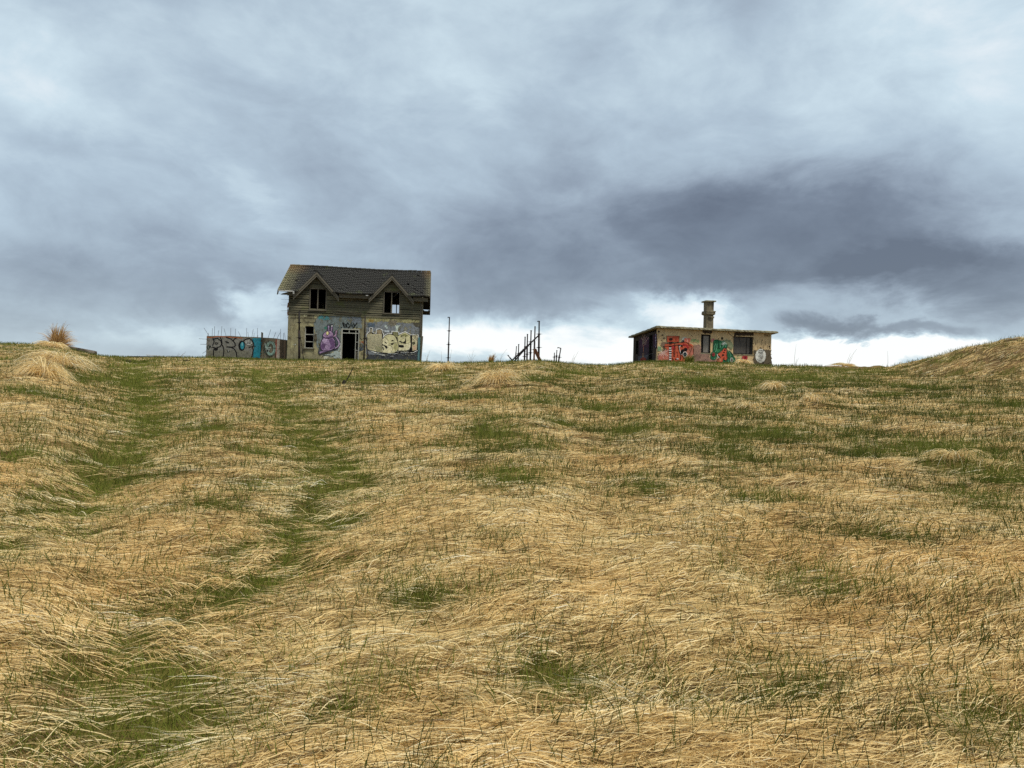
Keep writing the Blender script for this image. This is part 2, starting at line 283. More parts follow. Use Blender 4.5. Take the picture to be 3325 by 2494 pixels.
  ('p',(14,13,15),0,[(6.812,1.751),(6.876,1.868),(6.974,1.999),(7.128,2.107),(7.318,2.153),(7.489,2.133),(7.508,2.315),(7.947,2.292),(7.973,2.089),(8.435,2.32),(8.865,2.102),(8.93,2.116),(9.383,2.138),(9.407,1.037),(9.067,.827),(8.22,.798),(7.703,.69),(6.827,.734)]),
  ('p',(152,150,100),0,[(7.57,2.288),(7.928,2.271),(7.929,1.923),(7.796,1.918),(7.597,2.058)]),
  ('s',(14,13,15),.02,[(7.632,2.241),(7.626,1.994)]),
  ('s',(14,13,15),.02,[(7.705,2.243),(7.699,1.996)]),
  ('s',(14,13,15),.02,[(7.773,2.246),(7.768,1.999)]),
  ('s',(14,13,15),.02,[(7.844,2.249),(7.839,2.002)]),
  ('s',(14,13,15),.02,[(7.903,2.251),(7.897,2.004)]),
  ('p',(208,201,148),0,[(8.003,2.057),(8.436,2.284),(8.684,2.145),(8.818,2.054),(8.849,1.561),(8.526,1.459),(7.974,1.406),(7.893,1.921)]),
  ('p',(140,140,84),.02,[(7.988,2.007),(8.213,2.098),(8.455,2.189),(8.671,2.049),(8.479,1.943),(8.443,2.04),(8.185,1.948)]),
  ('p',(222,212,166),0,[(7.974,1.398),(8.527,1.434),(8.865,1.561),(8.874,1.265),(8.783,1.031),(8.573,.958),(8.248,.947),(7.988,.938)]),
  ('p',(208,201,148),0,[(6.906,1.852),(7.016,1.971),(7.175,2.068),(7.369,2.096),(7.565,2.049),(7.731,1.932),(7.85,1.739),(7.93,1.528),(7.974,1.299),(7.96,1.069),(7.892,.902),(7.702,.747),(7.443,.722),(7.28,.749),(6.975,1.198)]),
  ('p',(222,212,166),0,[(6.809,1.75),(6.988,1.814),(7.191,1.633),(7.239,1.29),(7.51,1.168),(7.546,1.054),(7.505,.806),(7.281,.725),(6.826,.758)]),
  ('p',(170,166,110),.03,[(7.665,1.403),(7.891,1.461),(7.955,1.233),(7.921,1.001),(7.763,.865),(7.626,1.09)]),
  ('s',(14,13,15),.021,[(6.827,1.8),(6.971,1.847),(7.119,1.77),(7.241,1.585)]),
  ('s',(14,13,15),.021,[(7.263,1.291),(7.492,1.225),(7.564,1.104),(7.526,.906),(7.473,.789)]),
  ('s',(14,13,15),.021,[(7.713,1.964),(7.832,1.788),(7.904,1.576)]),
  ('s',(14,13,15),.026,[(7.631,1.481),(7.939,1.504),(7.982,1.415),(7.985,1.152),(7.955,.97),(7.845,.834)]),
  ('p',(14,13,15),0,[(7.436,1.596),(7.476,1.673),(7.556,1.707),(7.662,1.617)]),
  ('p',(14,13,15),0,[(7.408,1.444),(7.639,1.481),(7.633,1.402),(7.538,1.313),(7.431,1.37)]),
  ('p',(14,13,15),0,[(6.807,1.376),(6.971,1.3),(7.168,1.222),(7.208,1.092),(7.142,1.02),(7.025,1.134),(6.941,1.243),(6.81,1.288)]),
  ('p',(14,13,15),0,[(6.945,1.542),(7.012,1.567),(7.116,1.453),(7.127,1.391)]),
  ('p',(14,13,15),0,[(6.831,1.144),(6.894,1.195),(6.942,.935),(6.886,.908)]),
  ('p',(14,13,15),0,[(8,1.616),(8.113,1.646),(8.295,1.549),(8.455,1.646),(8.464,1.794),(8.518,1.821),(8.532,1.459),(8.329,1.501),(8.165,1.533)]),
  ('p',(14,13,15),0,[(8.008,1.353),(8.334,1.348),(8.398,1.278),(8.371,1.195),(8.242,1.152),(8.006,1.198)]),
  ('s',(14,13,15),.023,[(8.165,2.079),(8.203,1.916)]),
  ('s',(14,13,15),.02,[(8.501,2.026),(8.496,1.812)]),
  ('p',(198,188,146),0,[(8.966,2.096),(9.365,2.11),(9.353,1.612),(9.322,1.025),(9.031,.925),(8.972,1.269)]),
  ('s',(60,54,40),.018,[(8.98,2.076),(9.35,1.711)]),
  ('s',(60,54,40),.018,[(9.039,1.732),(9.306,2.089)]),
  ('s',(60,54,40),.018,[(9.094,2.081),(9.346,1.843)]),
  ('s',(60,54,40),.018,[(8.987,1.862),(9.206,1.64)]),
  ('s',(60,54,40),.018,[(8.983,1.978),(9.062,2.079)]),
  ('p',(84,84,60),.02,[(8.994,1.599),(9.173,1.622),(9.211,1.458),(9.05,1.395),(8.982,1.467)]),
  ('p',(200,164,128),.03,[(9.019,1.336),(9.313,1.314),(9.289,1.049),(9.062,.975)]),
  ('p',(14,13,15),0,[(8.846,2.08),(8.95,2.092),(8.956,1.573),(8.861,1.574)]),
  ('s',(14,13,15),.039,[(8.909,1.299),(8.925,.987)]),
  ('s',(235,235,228),.021,[(8.795,1.295),(8.784,1.114),(8.67,.986)]),
  ('s',(14,13,15),.039,[(6.389,.784),(6.538,.658),(6.699,.697),(6.86,.702),(7.119,.727),(7.283,.651),(7.447,.574),(7.707,.583),(7.931,.686),(8.091,.761),(8.222,.741),(8.42,.644),(8.742,.775),(8.902,.863),(9.021,.834),(8.964,.708),(9.23,.808),(9.425,.856),(9.457,.981),(9.37,1.052)]),
  ('s',(200,204,196),.023,[(6.407,.719),(6.604,.611),(6.8,.569),(7.061,.496)]),
  ('p',(160,160,150),0,[(7.051,.569),(7.044,.552),(7.025,.536),(6.995,.522),(6.957,.513),(6.915,.509),(6.872,.51),(6.834,.517),(6.803,.528),(6.783,.543),(6.776,.56),(6.782,.577),(6.801,.594),(6.831,.607),(6.869,.616),(6.911,.62),(6.954,.619),(6.992,.612),(7.023,.601),(7.043,.586)]),
  ('p',(120,118,120),0,[(7.701,.493),(7.694,.477),(7.673,.463),(7.639,.451),(7.596,.442),(7.549,.438),(7.501,.439),(7.458,.445),(7.424,.454),(7.401,.467),(7.393,.482),(7.4,.498),(7.422,.512),(7.456,.524),(7.498,.533),(7.546,.537),(7.593,.536),(7.637,.53),(7.671,.521),(7.693,.508)]),
  ('s',(200,200,180),.023,[(7.49,.757),(7.601,.843),(7.7,.797),(7.827,.9),(7.926,.837),(8.086,.941),(8.218,.88),(8.346,.934),(8.496,.84),(8.706,.897)]),
  ('s',(30,28,28),.023,[(8.256,.692),(8.286,.661)]),
  ('s',(176,174,150),.023,[(8.31,.633),(8.341,.575)]),
  ('s',(30,28,28),.023,[(8.361,.673),(8.393,.588)]),
  ('s',(176,174,150),.023,[(8.415,.614),(8.444,.602)]),
  ('s',(30,28,28),.023,[(8.465,.653),(8.496,.615)]),
  ('s',(176,174,150),.023,[(8.516,.693),(8.548,.628)]),
  ('s',(30,28,28),.023,[(8.57,.634),(8.599,.642)]),
  ('s',(176,174,150),.023,[(8.621,.674),(8.651,.655)]),
  ('s',(30,28,28),.023,[(8.675,.614),(8.703,.668)]),
  ('s',(176,174,150),.023,[(8.726,.654),(8.758,.583)]),
  ('s',(30,28,28),.023,[(8.777,.694),(8.809,.596)]),
  ('s',(176,174,150),.023,[(8.831,.635),(8.861,.609)]),
  ('s',(30,28,28),.023,[(8.882,.674),(8.913,.623)]),
  ('s',(176,174,150),.023,[(8.933,.714),(8.965,.636)]),
  ('s',(30,28,28),.023,[(8.987,.655),(9.017,.649)]),
  ('s',(176,174,150),.023,[(9.038,.694),(9.068,.662)]),
  ('s',(30,28,28),.023,[(9.092,.635),(9.12,.676)]),
  ('s',(176,174,150),.023,[(9.143,.675),(9.172,.689)]),
  ('s',(30,28,28),.023,[(9.194,.714),(9.227,.604)]),
  ('s',(176,174,150),.023,[(9.248,.655),(9.279,.617)]),
  ('s',(30,28,28),.023,[(9.299,.695),(9.331,.63)]),
  ('s',(176,174,150),.023,[(9.353,.636),(9.382,.643)]),
 ],
 'garden_graffiti':[
  ('p',(120,118,108),.03,[(-5.865,1.351),(-5.454,1.435),(-4.925,1.489),(-4.428,1.507),(-3.893,1.457),(-3.359,1.442),(-2.723,1.448),(-2.526,1.057),(-2.525,.504),(-2.626,.033),(-5.868,-.017)]),
  ('p',(110,108,92),.05,[(-5.785,.46),(-4.661,.533),(-2.861,.561),(-2.644,.05),(-5.868,-.017)]),
  ('p',(24,118,136),.04,[(-2.724,1.458),(-2.004,1.502),(-2.018,.591),(-2.075,.069),(-2.609,.024),(-2.525,.504),(-2.526,1.057)]),
  ('p',(36,124,142),.05,[(-2.52,1.369),(-2.219,1.415),(-2.293,.581),(-2.475,.506)]),
  ('s',(170,84,38),.062,[(-5.834,1.421),(-5.552,1.39),(-5.157,1.473),(-4.427,1.479),(-3.726,1.456),(-3.392,1.424)]),
  ('p',(96,106,108),.01,[(-5.452,1.366),(-4.989,1.417),(-5.217,1.271),(-5.376,1.093)]),
  ('s',(14,13,15),.076,[(-5.435,1.367),(-5.337,1.095),(-5.433,.816),(-5.654,.671)]),
  ('s',(14,13,15),.076,[(-5.382,1.265),(-5.252,1.332),(-5.087,1.345),(-4.882,1.197),(-4.801,.942),(-4.901,.766),(-5.196,.646),(-5.379,.68),(-5.581,.77)]),
  ('s',(14,13,15),.076,[(-4.773,.891),(-4.66,.706),(-4.631,.431),(-4.658,.051)]),
  ('s',(14,13,15),.076,[(-5.326,.579),(-5.365,.268),(-5.323,-.005)]),
  ('s',(14,13,15),.076,[(-4.923,1.42),(-4.818,1.251),(-4.775,.977)]),
  ('s',(14,13,15),.076,[(-4.492,1.453),(-4.156,1.344),(-3.915,1.111),(-3.835,.907),(-3.897,.784),(-4.136,.738),(-4.436,.765)]),
  ('s',(14,13,15),.076,[(-4.136,.738),(-3.899,.622),(-3.75,.375),(-3.706,.049)]),
  ('s',(14,13,15),.076,[(-3.985,1.212),(-3.923,1.353),(-3.792,1.426)]),
  ('s',(14,13,15),.076,[(-3.268,1.238),(-3.089,1.376),(-2.857,1.426),(-2.686,1.321),(-2.535,1.022),(-2.554,.883),(-2.868,.762)]),
  ('s',(14,13,15),.076,[(-2.63,.846),(-2.567,.572),(-2.61,.259),(-2.677,.049)]),
  ('p',(14,13,15),0,[(-3.14,.89),(-3.148,.775),(-3.179,.67),(-3.229,.585),(-3.294,.53),(-3.368,.509),(-3.443,.525),(-3.511,.575),(-3.567,.656),(-3.605,.759),(-3.62,.873),(-3.612,.989),(-3.582,1.094),(-3.531,1.178),(-3.466,1.234),(-3.393,1.254),(-3.318,1.239),(-3.249,1.188),(-3.193,1.108),(-3.156,1.005)]),
  ('p',(34,130,146),0,[(-3.207,.888),(-3.211,.805),(-3.228,.729),(-3.257,.668),(-3.295,.629),(-3.338,.614),(-3.382,.626),(-3.422,.662),(-3.455,.721),(-3.477,.795),(-3.487,.878),(-3.483,.961),(-3.465,1.037),(-3.436,1.098),(-3.399,1.137),(-3.356,1.152),(-3.312,1.141),(-3.272,1.104),(-3.239,1.045),(-3.216,.971)]),
  ('p',(120,190,200),0,[(-3.314,.995),(-3.315,.952),(-3.32,.913),(-3.329,.882),(-3.342,.862),(-3.356,.855),(-3.371,.861),(-3.384,.88),(-3.396,.911),(-3.404,.949),(-3.407,.991),(-3.406,1.034),(-3.401,1.073),(-3.392,1.104),(-3.379,1.124),(-3.365,1.131),(-3.35,1.125),(-3.337,1.106),(-3.325,1.076),(-3.318,1.037)]),
  ('s',(14,13,15),.041,[(-5.079,.973),(-5.086,.955),(-5.101,.94),(-5.122,.929),(-5.147,.925),(-5.174,.926),(-5.2,.934),(-5.222,.947),(-5.239,.963),(-5.248,.983),(-5.249,1.002),(-5.242,1.02),(-5.227,1.035),(-5.206,1.046),(-5.181,1.05),(-5.154,1.049),(-5.128,1.041),(-5.106,1.028),(-5.09,1.011),(-5.08,.992),(-5.079,.973)]),
  ('p',(14,13,15),0,[(-5.343,.606),(-5.063,.657),(-5.042,.52),(-5.189,.439)]),
  ('p',(14,13,15),0,[(-5.644,.788),(-5.429,.878),(-5.389,.673)]),
  ('p',(160,160,150),0,[(-5.581,.777),(-5.46,.829),(-5.436,.706)]),
  ('s',(30,60,54),.048,[(-5.644,.688),(-5.646,.646),(-5.655,.607),(-5.67,.576),(-5.69,.556),(-5.712,.548),(-5.735,.554),(-5.756,.573),(-5.773,.603),(-5.785,.641),(-5.79,.683),(-5.788,.726),(-5.778,.764),(-5.763,.795),(-5.744,.816),(-5.722,.823),(-5.699,.817),(-5.678,.798),(-5.661,.769),(-5.649,.731),(-5.644,.688)]),
  ('p',(14,13,15),0,[(-4.429,.555),(-4.159,.44),(-4.37,.378)]),
  ('p',(180,180,170),0,[(-4.361,.509),(-4.226,.445),(-4.341,.42)]),
  ('p',(14,13,15),0,[(-4.281,1.055),(-4.293,1.041),(-4.316,1.033),(-4.349,1.032),(-4.389,1.037),(-4.43,1.048),(-4.471,1.064),(-4.505,1.084),(-4.531,1.106),(-4.545,1.127),(-4.547,1.145),(-4.535,1.159),(-4.512,1.168),(-4.479,1.169),(-4.439,1.164),(-4.398,1.153),(-4.357,1.136),(-4.323,1.116),(-4.297,1.095),(-4.283,1.074)]),
  ('p',(176,176,168),.02,[(-3.185,1.241),(-2.854,1.357),(-2.646,1.122),(-2.706,.913),(-3.041,.935)]),
  ('s',(14,13,15),.028,[(-3.068,1.228),(-3.039,1.281),(-3.017,1.22)]),
  ('s',(14,13,15),.028,[(-3.004,1.23),(-2.975,1.263),(-2.954,1.222)]),
  ('s',(14,13,15),.028,[(-2.941,1.233),(-2.911,1.244),(-2.89,1.224)]),
  ('s',(14,13,15),.028,[(-2.877,1.235),(-2.849,1.288),(-2.827,1.226)]),
  ('s',(14,13,15),.028,[(-2.814,1.237),(-2.785,1.269),(-2.763,1.229)]),
  ('s',(14,13,15),.028,[(-3.055,1.139),(-3.026,1.192),(-3.014,1.13)]),
  ('s',(14,13,15),.028,[(-2.991,1.141),(-2.962,1.173),(-2.951,1.132)]),
  ('s',(14,13,15),.028,[(-2.928,1.143),(-2.898,1.155),(-2.887,1.134)]),
  ('s',(14,13,15),.028,[(-2.864,1.146),(-2.836,1.198),(-2.824,1.137)]),
  ('s',(14,13,15),.028,[(-2.801,1.148),(-2.772,1.18),(-2.76,1.139)]),
  ('s',(14,13,15),.028,[(-3.042,1.049),(-3.013,1.102),(-3.011,1.04)]),
  ('s',(14,13,15),.028,[(-2.978,1.052),(-2.949,1.084),(-2.948,1.042)]),
  ('s',(14,13,15),.028,[(-2.915,1.054),(-2.885,1.065),(-2.884,1.045)]),
  ('s',(14,13,15),.028,[(-2.851,1.056),(-2.823,1.109),(-2.821,1.047)]),
  ('s',(14,13,15),.028,[(-2.788,1.058),(-2.759,1.091),(-2.757,1.049)]),
  ('s',(120,150,134),.179,[(-1.055,.763),(-1.063,.625),(-1.098,.5),(-1.154,.4),(-1.227,.334),(-1.309,.31),(-1.393,.329),(-1.47,.389),(-1.533,.485),(-1.575,.607),(-1.593,.744),(-1.584,.881),(-1.55,1.006),(-1.494,1.106),(-1.421,1.172),(-1.338,1.197),(-1.255,1.178),(-1.177,1.118),(-1.115,1.022),(-1.072,.899),(-1.055,.763)]),
  ('s',(40,60,56),.031,[(-1.028,.764),(-1.042,.594),(-1.093,.439),(-1.177,.315),(-1.285,.234),(-1.407,.203),(-1.53,.225),(-1.643,.299),(-1.735,.417),(-1.796,.568),(-1.821,.736),(-1.807,.906),(-1.756,1.06),(-1.672,1.184),(-1.564,1.266),(-1.443,1.297),(-1.319,1.275),(-1.206,1.201),(-1.114,1.083),(-1.053,.932),(-1.028,.764)]),
  ('s',(50,66,64),.041,[(-1.763,.807),(-1.642,1.227),(-1.53,.885),(-1.326,.823)]),
  ('s',(150,168,156),.069,[(-1.738,1.085),(-1.696,.81),(-1.326,.805)]),
  ('p',(130,140,132),0,[(-1.726,.705),(-1.323,.726),(-1.548,.399)]),
  ('p',(14,13,15),0,[(-1.623,.639),(-1.489,.644),(-1.565,.398)]),
  ('p',(150,66,50),.01,[(-1.002,1.424),(-.925,1.427),(-.897,.074),(-.948,.072)]),
  ('p',(160,148,130),.005,[(-.901,1.428),(-.699,1.435),(-.666,.013),(-.909,.004)]),
  ('p',(92,76,58),.01,[(-.671,1.401),(-.434,1.392),(-.406,.021),(-.653,.013)]),
  ('p',(122,98,76),.01,[(-.427,1.393),(-.265,1.381),(-.247,.009),(-.396,.015)]),
  ('p',(72,64,50),.02,[(-1.947,1.494),(-1.617,1.488),(-1.748,1.362),(-1.873,1.081),(-1.924,.594)]),
  ('s',(14,13,15),.031,[(-2.021,1.491),(-2.001,.072)]),
  ('s',(36,60,56),.034,[(-2.05,.347),(-1.782,.363),(-1.762,.773)]),
 ],
 'orange_mural':[
  ('p',(150,114,96),.05,[(2.601,1.579),(3.117,1.554),(3.132,.952),(3.824,.908),(3.862,.399),(2.609,.284)]),
  ('p',(174,110,98),.03,[(.022,.697),(.4,1.009),(.734,1.183),(.85,.452),(.032,.33)]),
  ('p',(140,158,116),.03,[(.016,1.316),(.247,1.325),(.28,1.005),(.024,.995)]),
  ('s',(70,128,84),.037,[(.018,1.247),(.225,1.237)]),
  ('s',(70,128,84),.037,[(.02,1.155),(.228,1.145)]),
  ('s',(70,128,84),.037,[(.022,1.064),(.23,1.053)]),
  ('s',(96,150,88),.037,[(2.446,1.874),(2.764,1.905),(2.987,1.84)]),
  ('s',(96,150,88),.037,[(2.448,1.805),(2.766,1.836),(2.989,1.771)]),
  ('s',(96,150,88),.037,[(2.45,1.724),(2.768,1.755),(2.991,1.69)]),
  ('p',(190,190,176),.02,[(1.711,1.959),(1.977,2.063),(2.125,1.976),(1.932,1.899),(1.864,1.688),(1.742,1.684)]),
  ('p',(118,96,76),.02,[(.218,1.53),(.336,1.638),(.626,1.638),(.582,1.453),(.393,1.307),(.247,1.348)]),
  ('p',(14,13,15),0,[(.625,2.066),(1.556,2.096),(1.538,1.661),(.65,1.626)]),
  ('p',(196,80,48),.01,[(.64,2.044),(1.532,2.072),(1.508,1.674),(.674,1.64)]),
  ('p',(204,110,76),.02,[(.664,2.031),(1.052,2.042),(1.03,1.931),(.715,1.918)]),
  ('p',(214,110,84),.01,[(1.918,1.956),(2.371,1.963),(2.31,1.649),(1.901,1.678)]),
  ('s',(235,180,160),.028,[(2.126,1.953),(2.157,1.7)]),
  ('p',(196,80,48),.02,[(.556,1.521),(1.161,1.579),(1.986,1.705),(2.233,1.611),(2.454,1.574),(2.58,1.44),(2.617,.932),(2.475,.742),(2.408,.462),(1.802,.279),(1.001,.239),(.802,.45),(.787,1.024),(.441,1.309)]),
  ('p',(186,104,82),.03,[(2.122,1.145),(2.558,1.346),(2.605,.932),(2.45,.741),(2.163,.499),(2.036,.679)]),
  ('p',(186,104,82),.03,[(.073,.607),(.401,.986),(.784,1.139),(.814,.427),(.127,.357)]),
  ('p',(170,36,38),.02,[(1.02,1.378),(1.214,1.386),(1.221,1.133),(1.051,1.126)]),
  ('p',(170,36,38),.01,[(1.793,1.593),(1.989,1.555),(2.212,1.448),(2.265,1.289),(2.119,1.26),(2.091,1.397),(1.847,1.411)]),
  ('s',(236,214,200),.018,[(.452,.873),(.669,.882)]),
  ('s',(236,214,200),.018,[(.446,.85),(.723,.712)]),
  ('s',(236,214,200),.018,[(.429,.833),(.642,.663)]),
  ('s',(236,214,200),.018,[(.405,.826),(.415,.528)]),
  ('s',(236,214,200),.018,[(.381,.831),(.233,.645)]),
  ('s',(236,214,200),.018,[(.363,.846),(.016,.68)]),
  ('s',(236,214,200),.018,[(.356,.869),(.139,.856)]),
  ('s',(236,214,200),.018,[(.361,.892),(.082,1.024)]),
  ('s',(236,214,200),.018,[(.377,.91),(.158,1.077)]),
  ('s',(236,214,200),.018,[(.401,.917),(.386,1.215)]),
  ('s',(236,214,200),.018,[(.425,.913),(.568,1.101)]),
  ('s',(236,214,200),.018,[(.444,.898),(.787,1.07)]),
  ('s',(14,13,15),.032,[(.556,1.521),(1.233,1.589),(1.986,1.703),(2.208,1.61),(2.265,1.469),(2.482,1.413),(2.462,1.25),(2.277,.804)]),
  ('s',(14,13,15),.032,[(.536,1.354),(.923,1.37),(1.31,1.454),(1.845,1.468)]),
  ('s',(14,13,15),.046,[(1.229,1.571),(1.243,1.203),(1.221,.649)]),
  ('s',(14,13,15),.028,[(1.134,1.198),(1.16,.67)]),
  ('s',(14,13,15),.023,[(1.322,.975),(1.419,1.002),(1.443,.634)]),
  ('s',(14,13,15),.06,[(1.492,1.443),(1.568,1.077),(1.698,.748),(1.651,.458)]),
  ('s',(14,13,15),.078,[(1.504,1.466),(1.675,1.45),(1.775,1.362)]),
  ('s',(14,13,15),.023,[(2.58,1.44),(2.617,.932)]),
  ('s',(14,13,15),.023,[(.778,1.369),(.852,1.325)]),
  ('s',(14,13,15),.023,[(1.008,.917),(1.129,.922)]),
  ('s',(14,13,15),.032,[(1.823,.418),(1.868,.558),(1.99,.585)]),
  ('s',(14,13,15),.055,[(1.09,.552),(1.142,.416),(1.145,.278)]),
  ('s',(14,13,15),.037,[(1.263,.444),(1.382,.517),(1.479,.521)]),
  ('s',(235,235,228),.028,[(1.556,1.353),(1.626,.987),(1.716,.806)]),
  ('s',(235,235,228),.023,[(1.531,1.375),(1.652,1.403)]),
  ('p',(14,13,15),0,[(.808,1.347),(.987,1.345),(.97,1.27),(.819,1.269)]),
  ('p',(210,206,204),0,[(.81,1.269),(.989,1.266),(.972,1.192),(.821,1.191)]),
  ('p',(14,13,15),0,[(.812,1.191),(.991,1.188),(.974,1.114),(.823,1.113)]),
  ('p',(210,206,204),0,[(.814,1.112),(.993,1.11),(.976,1.036),(.825,1.035)]),
  ('p',(14,13,15),0,[(.816,1.034),(.995,1.032),(.978,.958),(.827,.957)]),
  ('p',(210,206,204),0,[(.818,.956),(.997,.954),(.98,.88),(.829,.879)]),
  ('p',(14,13,15),0,[(.82,.878),(.999,.876),(.982,.801),(.831,.8)]),
  ('p',(210,206,204),0,[(.822,.8),(1.001,.798),(.984,.723),(.833,.722)]),
  ('p',(14,13,15),0,[(.824,.722),(1.003,.719),(.986,.645),(.835,.644)]),
  ('p',(210,206,204),0,[(.826,.644),(1.005,.641),(.988,.567),(.837,.566)]),
  ('p',(14,13,15),0,[(.828,.566),(1.007,.563),(.99,.489),(.839,.488)]),
  ('p',(210,206,204),0,[(.83,.488),(1.009,.485),(.992,.411),(.841,.41)]),
  ('p',(14,13,15),0,[(.358,1.329),(.527,1.349),(.519,1.285),(.37,1.261)]),
  ('p',(14,13,15),0,[(.361,1.214),(.53,1.235),(.522,1.17),(.373,1.146)]),
  ('p',(14,13,15),0,[(.364,1.1),(.533,1.12),(.525,1.055),(.375,1.031)]),
  ('p',(14,13,15),0,[(.789,1.898),(1.03,1.926),(1.056,1.863),(.839,1.84)]),
  ('p',(14,13,15),0,[(.79,1.829),(1.032,1.857),(1.058,1.794),(.84,1.771)]),
  ('p',(14,13,15),0,[(.795,1.645),(1.037,1.673),(1.063,1.61),(.845,1.587)]),
  ('p',(14,13,15),0,[(.797,1.576),(1.039,1.604),(1.065,1.541),(.847,1.519)]),
  ('p',(14,13,15),0,[(1.739,1.799),(1.861,1.827),(1.863,1.712),(1.742,1.695)]),
  ('p',(14,13,15),0,[(2.146,1.18),(2.14,1.143),(2.12,1.108),(2.09,1.081),(2.051,1.062),(2.007,1.055),(1.963,1.059),(1.923,1.074),(1.891,1.1),(1.87,1.132),(1.863,1.169),(1.869,1.206),(1.888,1.241),(1.918,1.268),(1.957,1.287),(2.001,1.295),(2.045,1.29),(2.085,1.275),(2.117,1.25),(2.138,1.217)]),
  ('p',(14,13,15),0,[(1.872,1),(1.851,.95),(1.822,.908),(1.787,.877),(1.75,.862),(1.715,.862),(1.684,.878),(1.661,.909),(1.648,.952),(1.646,1.002),(1.656,1.054),(1.676,1.104),(1.705,1.146),(1.74,1.176),(1.777,1.192),(1.813,1.192),(1.844,1.175),(1.867,1.144),(1.88,1.102),(1.882,1.052)]),
  ('p',(225,214,206),0,[(2.137,.84),(2.131,.779),(2.108,.722),(2.073,.677),(2.027,.647),(1.976,.636),(1.925,.644),(1.878,.67),(1.84,.712),(1.815,.767),(1.805,.828),(1.812,.889),(1.834,.945),(1.87,.991),(1.915,1.021),(1.966,1.032),(2.018,1.025),(2.065,.998),(2.102,.956),(2.127,.901)]),
  ('p',(14,13,15),0,[(2.1,.839),(2.095,.789),(2.078,.743),(2.049,.706),(2.013,.682),(1.973,.673),(1.932,.679),(1.895,.7),(1.865,.735),(1.845,.779),(1.837,.829),(1.842,.879),(1.86,.925),(1.888,.962),(1.924,.986),(1.965,.995),(2.006,.989),(2.043,.967),(2.073,.933),(2.093,.889)]),
  ('p',(40,74,86),0,[(2.027,.829),(2.025,.805),(2.017,.783),(2.005,.765),(1.989,.753),(1.971,.749),(1.953,.752),(1.936,.762),(1.923,.779),(1.914,.801),(1.91,.825),(1.913,.849),(1.92,.871),(1.933,.889),(1.949,.901),(1.967,.905),(1.985,.902),(2.002,.892),(2.015,.875),(2.024,.853)]),
  ('p',(200,200,196),0,[(1.526,.518),(1.522,.505),(1.511,.493),(1.493,.483),(1.47,.476),(1.444,.473),(1.419,.474),(1.395,.479),(1.377,.488),(1.365,.499),(1.361,.512),(1.364,.525),(1.376,.537),(1.394,.546),(1.417,.553),(1.442,.556),(1.468,.555),(1.491,.55),(1.509,.542),(1.521,.53)]),
  ('p',(180,60,50),.01,[(1.287,.422),(1.433,.427),(1.389,.264),(1.292,.261)]),
  ('s',(90,66,56),.016,[(2.593,.931),(2.608,.701)]),
  ('s',(90,66,56),.016,[(2.658,.862),(2.675,.594)]),
  ('s',(90,66,56),.016,[(2.721,.908),(2.736,.696)]),
  ('s',(90,66,56),.016,[(2.786,.839),(2.802,.59)]),
  ('s',(90,66,56),.016,[(2.849,.885),(2.864,.692)]),
  ('s',(90,66,56),.016,[(2.912,.932),(2.93,.585)]),
  ('s',(90,66,56),.016,[(2.977,.863),(2.992,.687)]),
  ('s',(90,66,56),.016,[(3.04,.909),(3.058,.581)]),
  ('s',(90,66,56),.016,[(3.106,.84),(3.12,.682)]),
  ('p',(66,52,40),0,[(.362,2.099),(.345,2.056),(.301,2.036),(.256,2.052),(.237,2.093),(.254,2.136),(.298,2.156),(.343,2.14)]),
  ('p',(66,52,40),0,[(.285,1.739),(.271,1.706),(.238,1.692),(.203,1.704),(.188,1.735),(.202,1.768),(.235,1.783),(.27,1.771)]),
  ('p',(66,52,40),0,[(.503,1.886),(.482,1.833),(.428,1.81),(.373,1.829),(.349,1.88),(.37,1.933),(.424,1.956),(.479,1.937)]),
  ('p',(66,52,40),0,[(2.449,2.152),(2.44,2.128),(2.416,2.118),(2.391,2.126),(2.381,2.149),(2.39,2.172),(2.414,2.183),(2.438,2.174)]),
  ('p',(66,52,40),0,[(2.629,2.321),(2.623,2.306),(2.607,2.3),(2.591,2.305),(2.585,2.319),(2.591,2.334),(2.606,2.341),(2.622,2.336)]),
  ('p',(66,52,40),0,[(2.955,2.238),(2.948,2.219),(2.929,2.211),(2.909,2.218),(2.901,2.235),(2.908,2.254),(2.927,2.262),(2.947,2.255)]),
  ('p',(66,52,40),0,[(2.488,2.084),(2.481,2.069),(2.466,2.062),(2.45,2.068),(2.443,2.082),(2.45,2.097),(2.465,2.104),(2.481,2.098)]),
  ('p',(66,52,40),0,[(.11,2.329),(.088,2.273),(.03,2.248),(-.028,2.268),(-.054,2.322),(-.031,2.378),(.026,2.404),(.085,2.383)]),
  ('p',(66,52,40),0,[(.101,.803),(.086,.763),(.045,.746),(.004,.76),(-.014,.798),(.002,.838),(.042,.856),(.084,.841)]),
  ('s',(60,48,38),.021,[(2.901,.364),(3.146,.396),(3.392,.428),(3.487,.548)]),
  ('s',(60,48,38),.021,[(3.088,.765),(3.234,.817)]),
 ],
 'green_mural':[
  ('p',(176,106,98),.02,[(3.858,1.88),(3.953,2.024),(4.139,2.031),(4.081,1.843),(3.935,1.744)]),
  ('p',(170,118,100),.04,[(3.731,.505),(3.989,.561),(4.337,.55),(4.369,.226),(3.799,.252)]),
  ('p',(128,136,98),.05,[(4.799,1.942),(5.297,1.962),(5.501,1.807),(5.535,1.435),(5.364,1.288),(5.057,1.603)]),
  ('p',(20,60,44),0,[(4.055,1.907),(4.326,1.965),(4.651,1.889),(4.865,1.893),(5.111,1.623),(5.087,1.37),(4.826,1.342),(4.595,1.146),(4.425,1.005),(4.354,.839),(4.305,.623),(4.12,.491),(3.92,.563),(3.84,.802),(3.855,1.007),(4.03,1.115),(4.039,1.571)]),
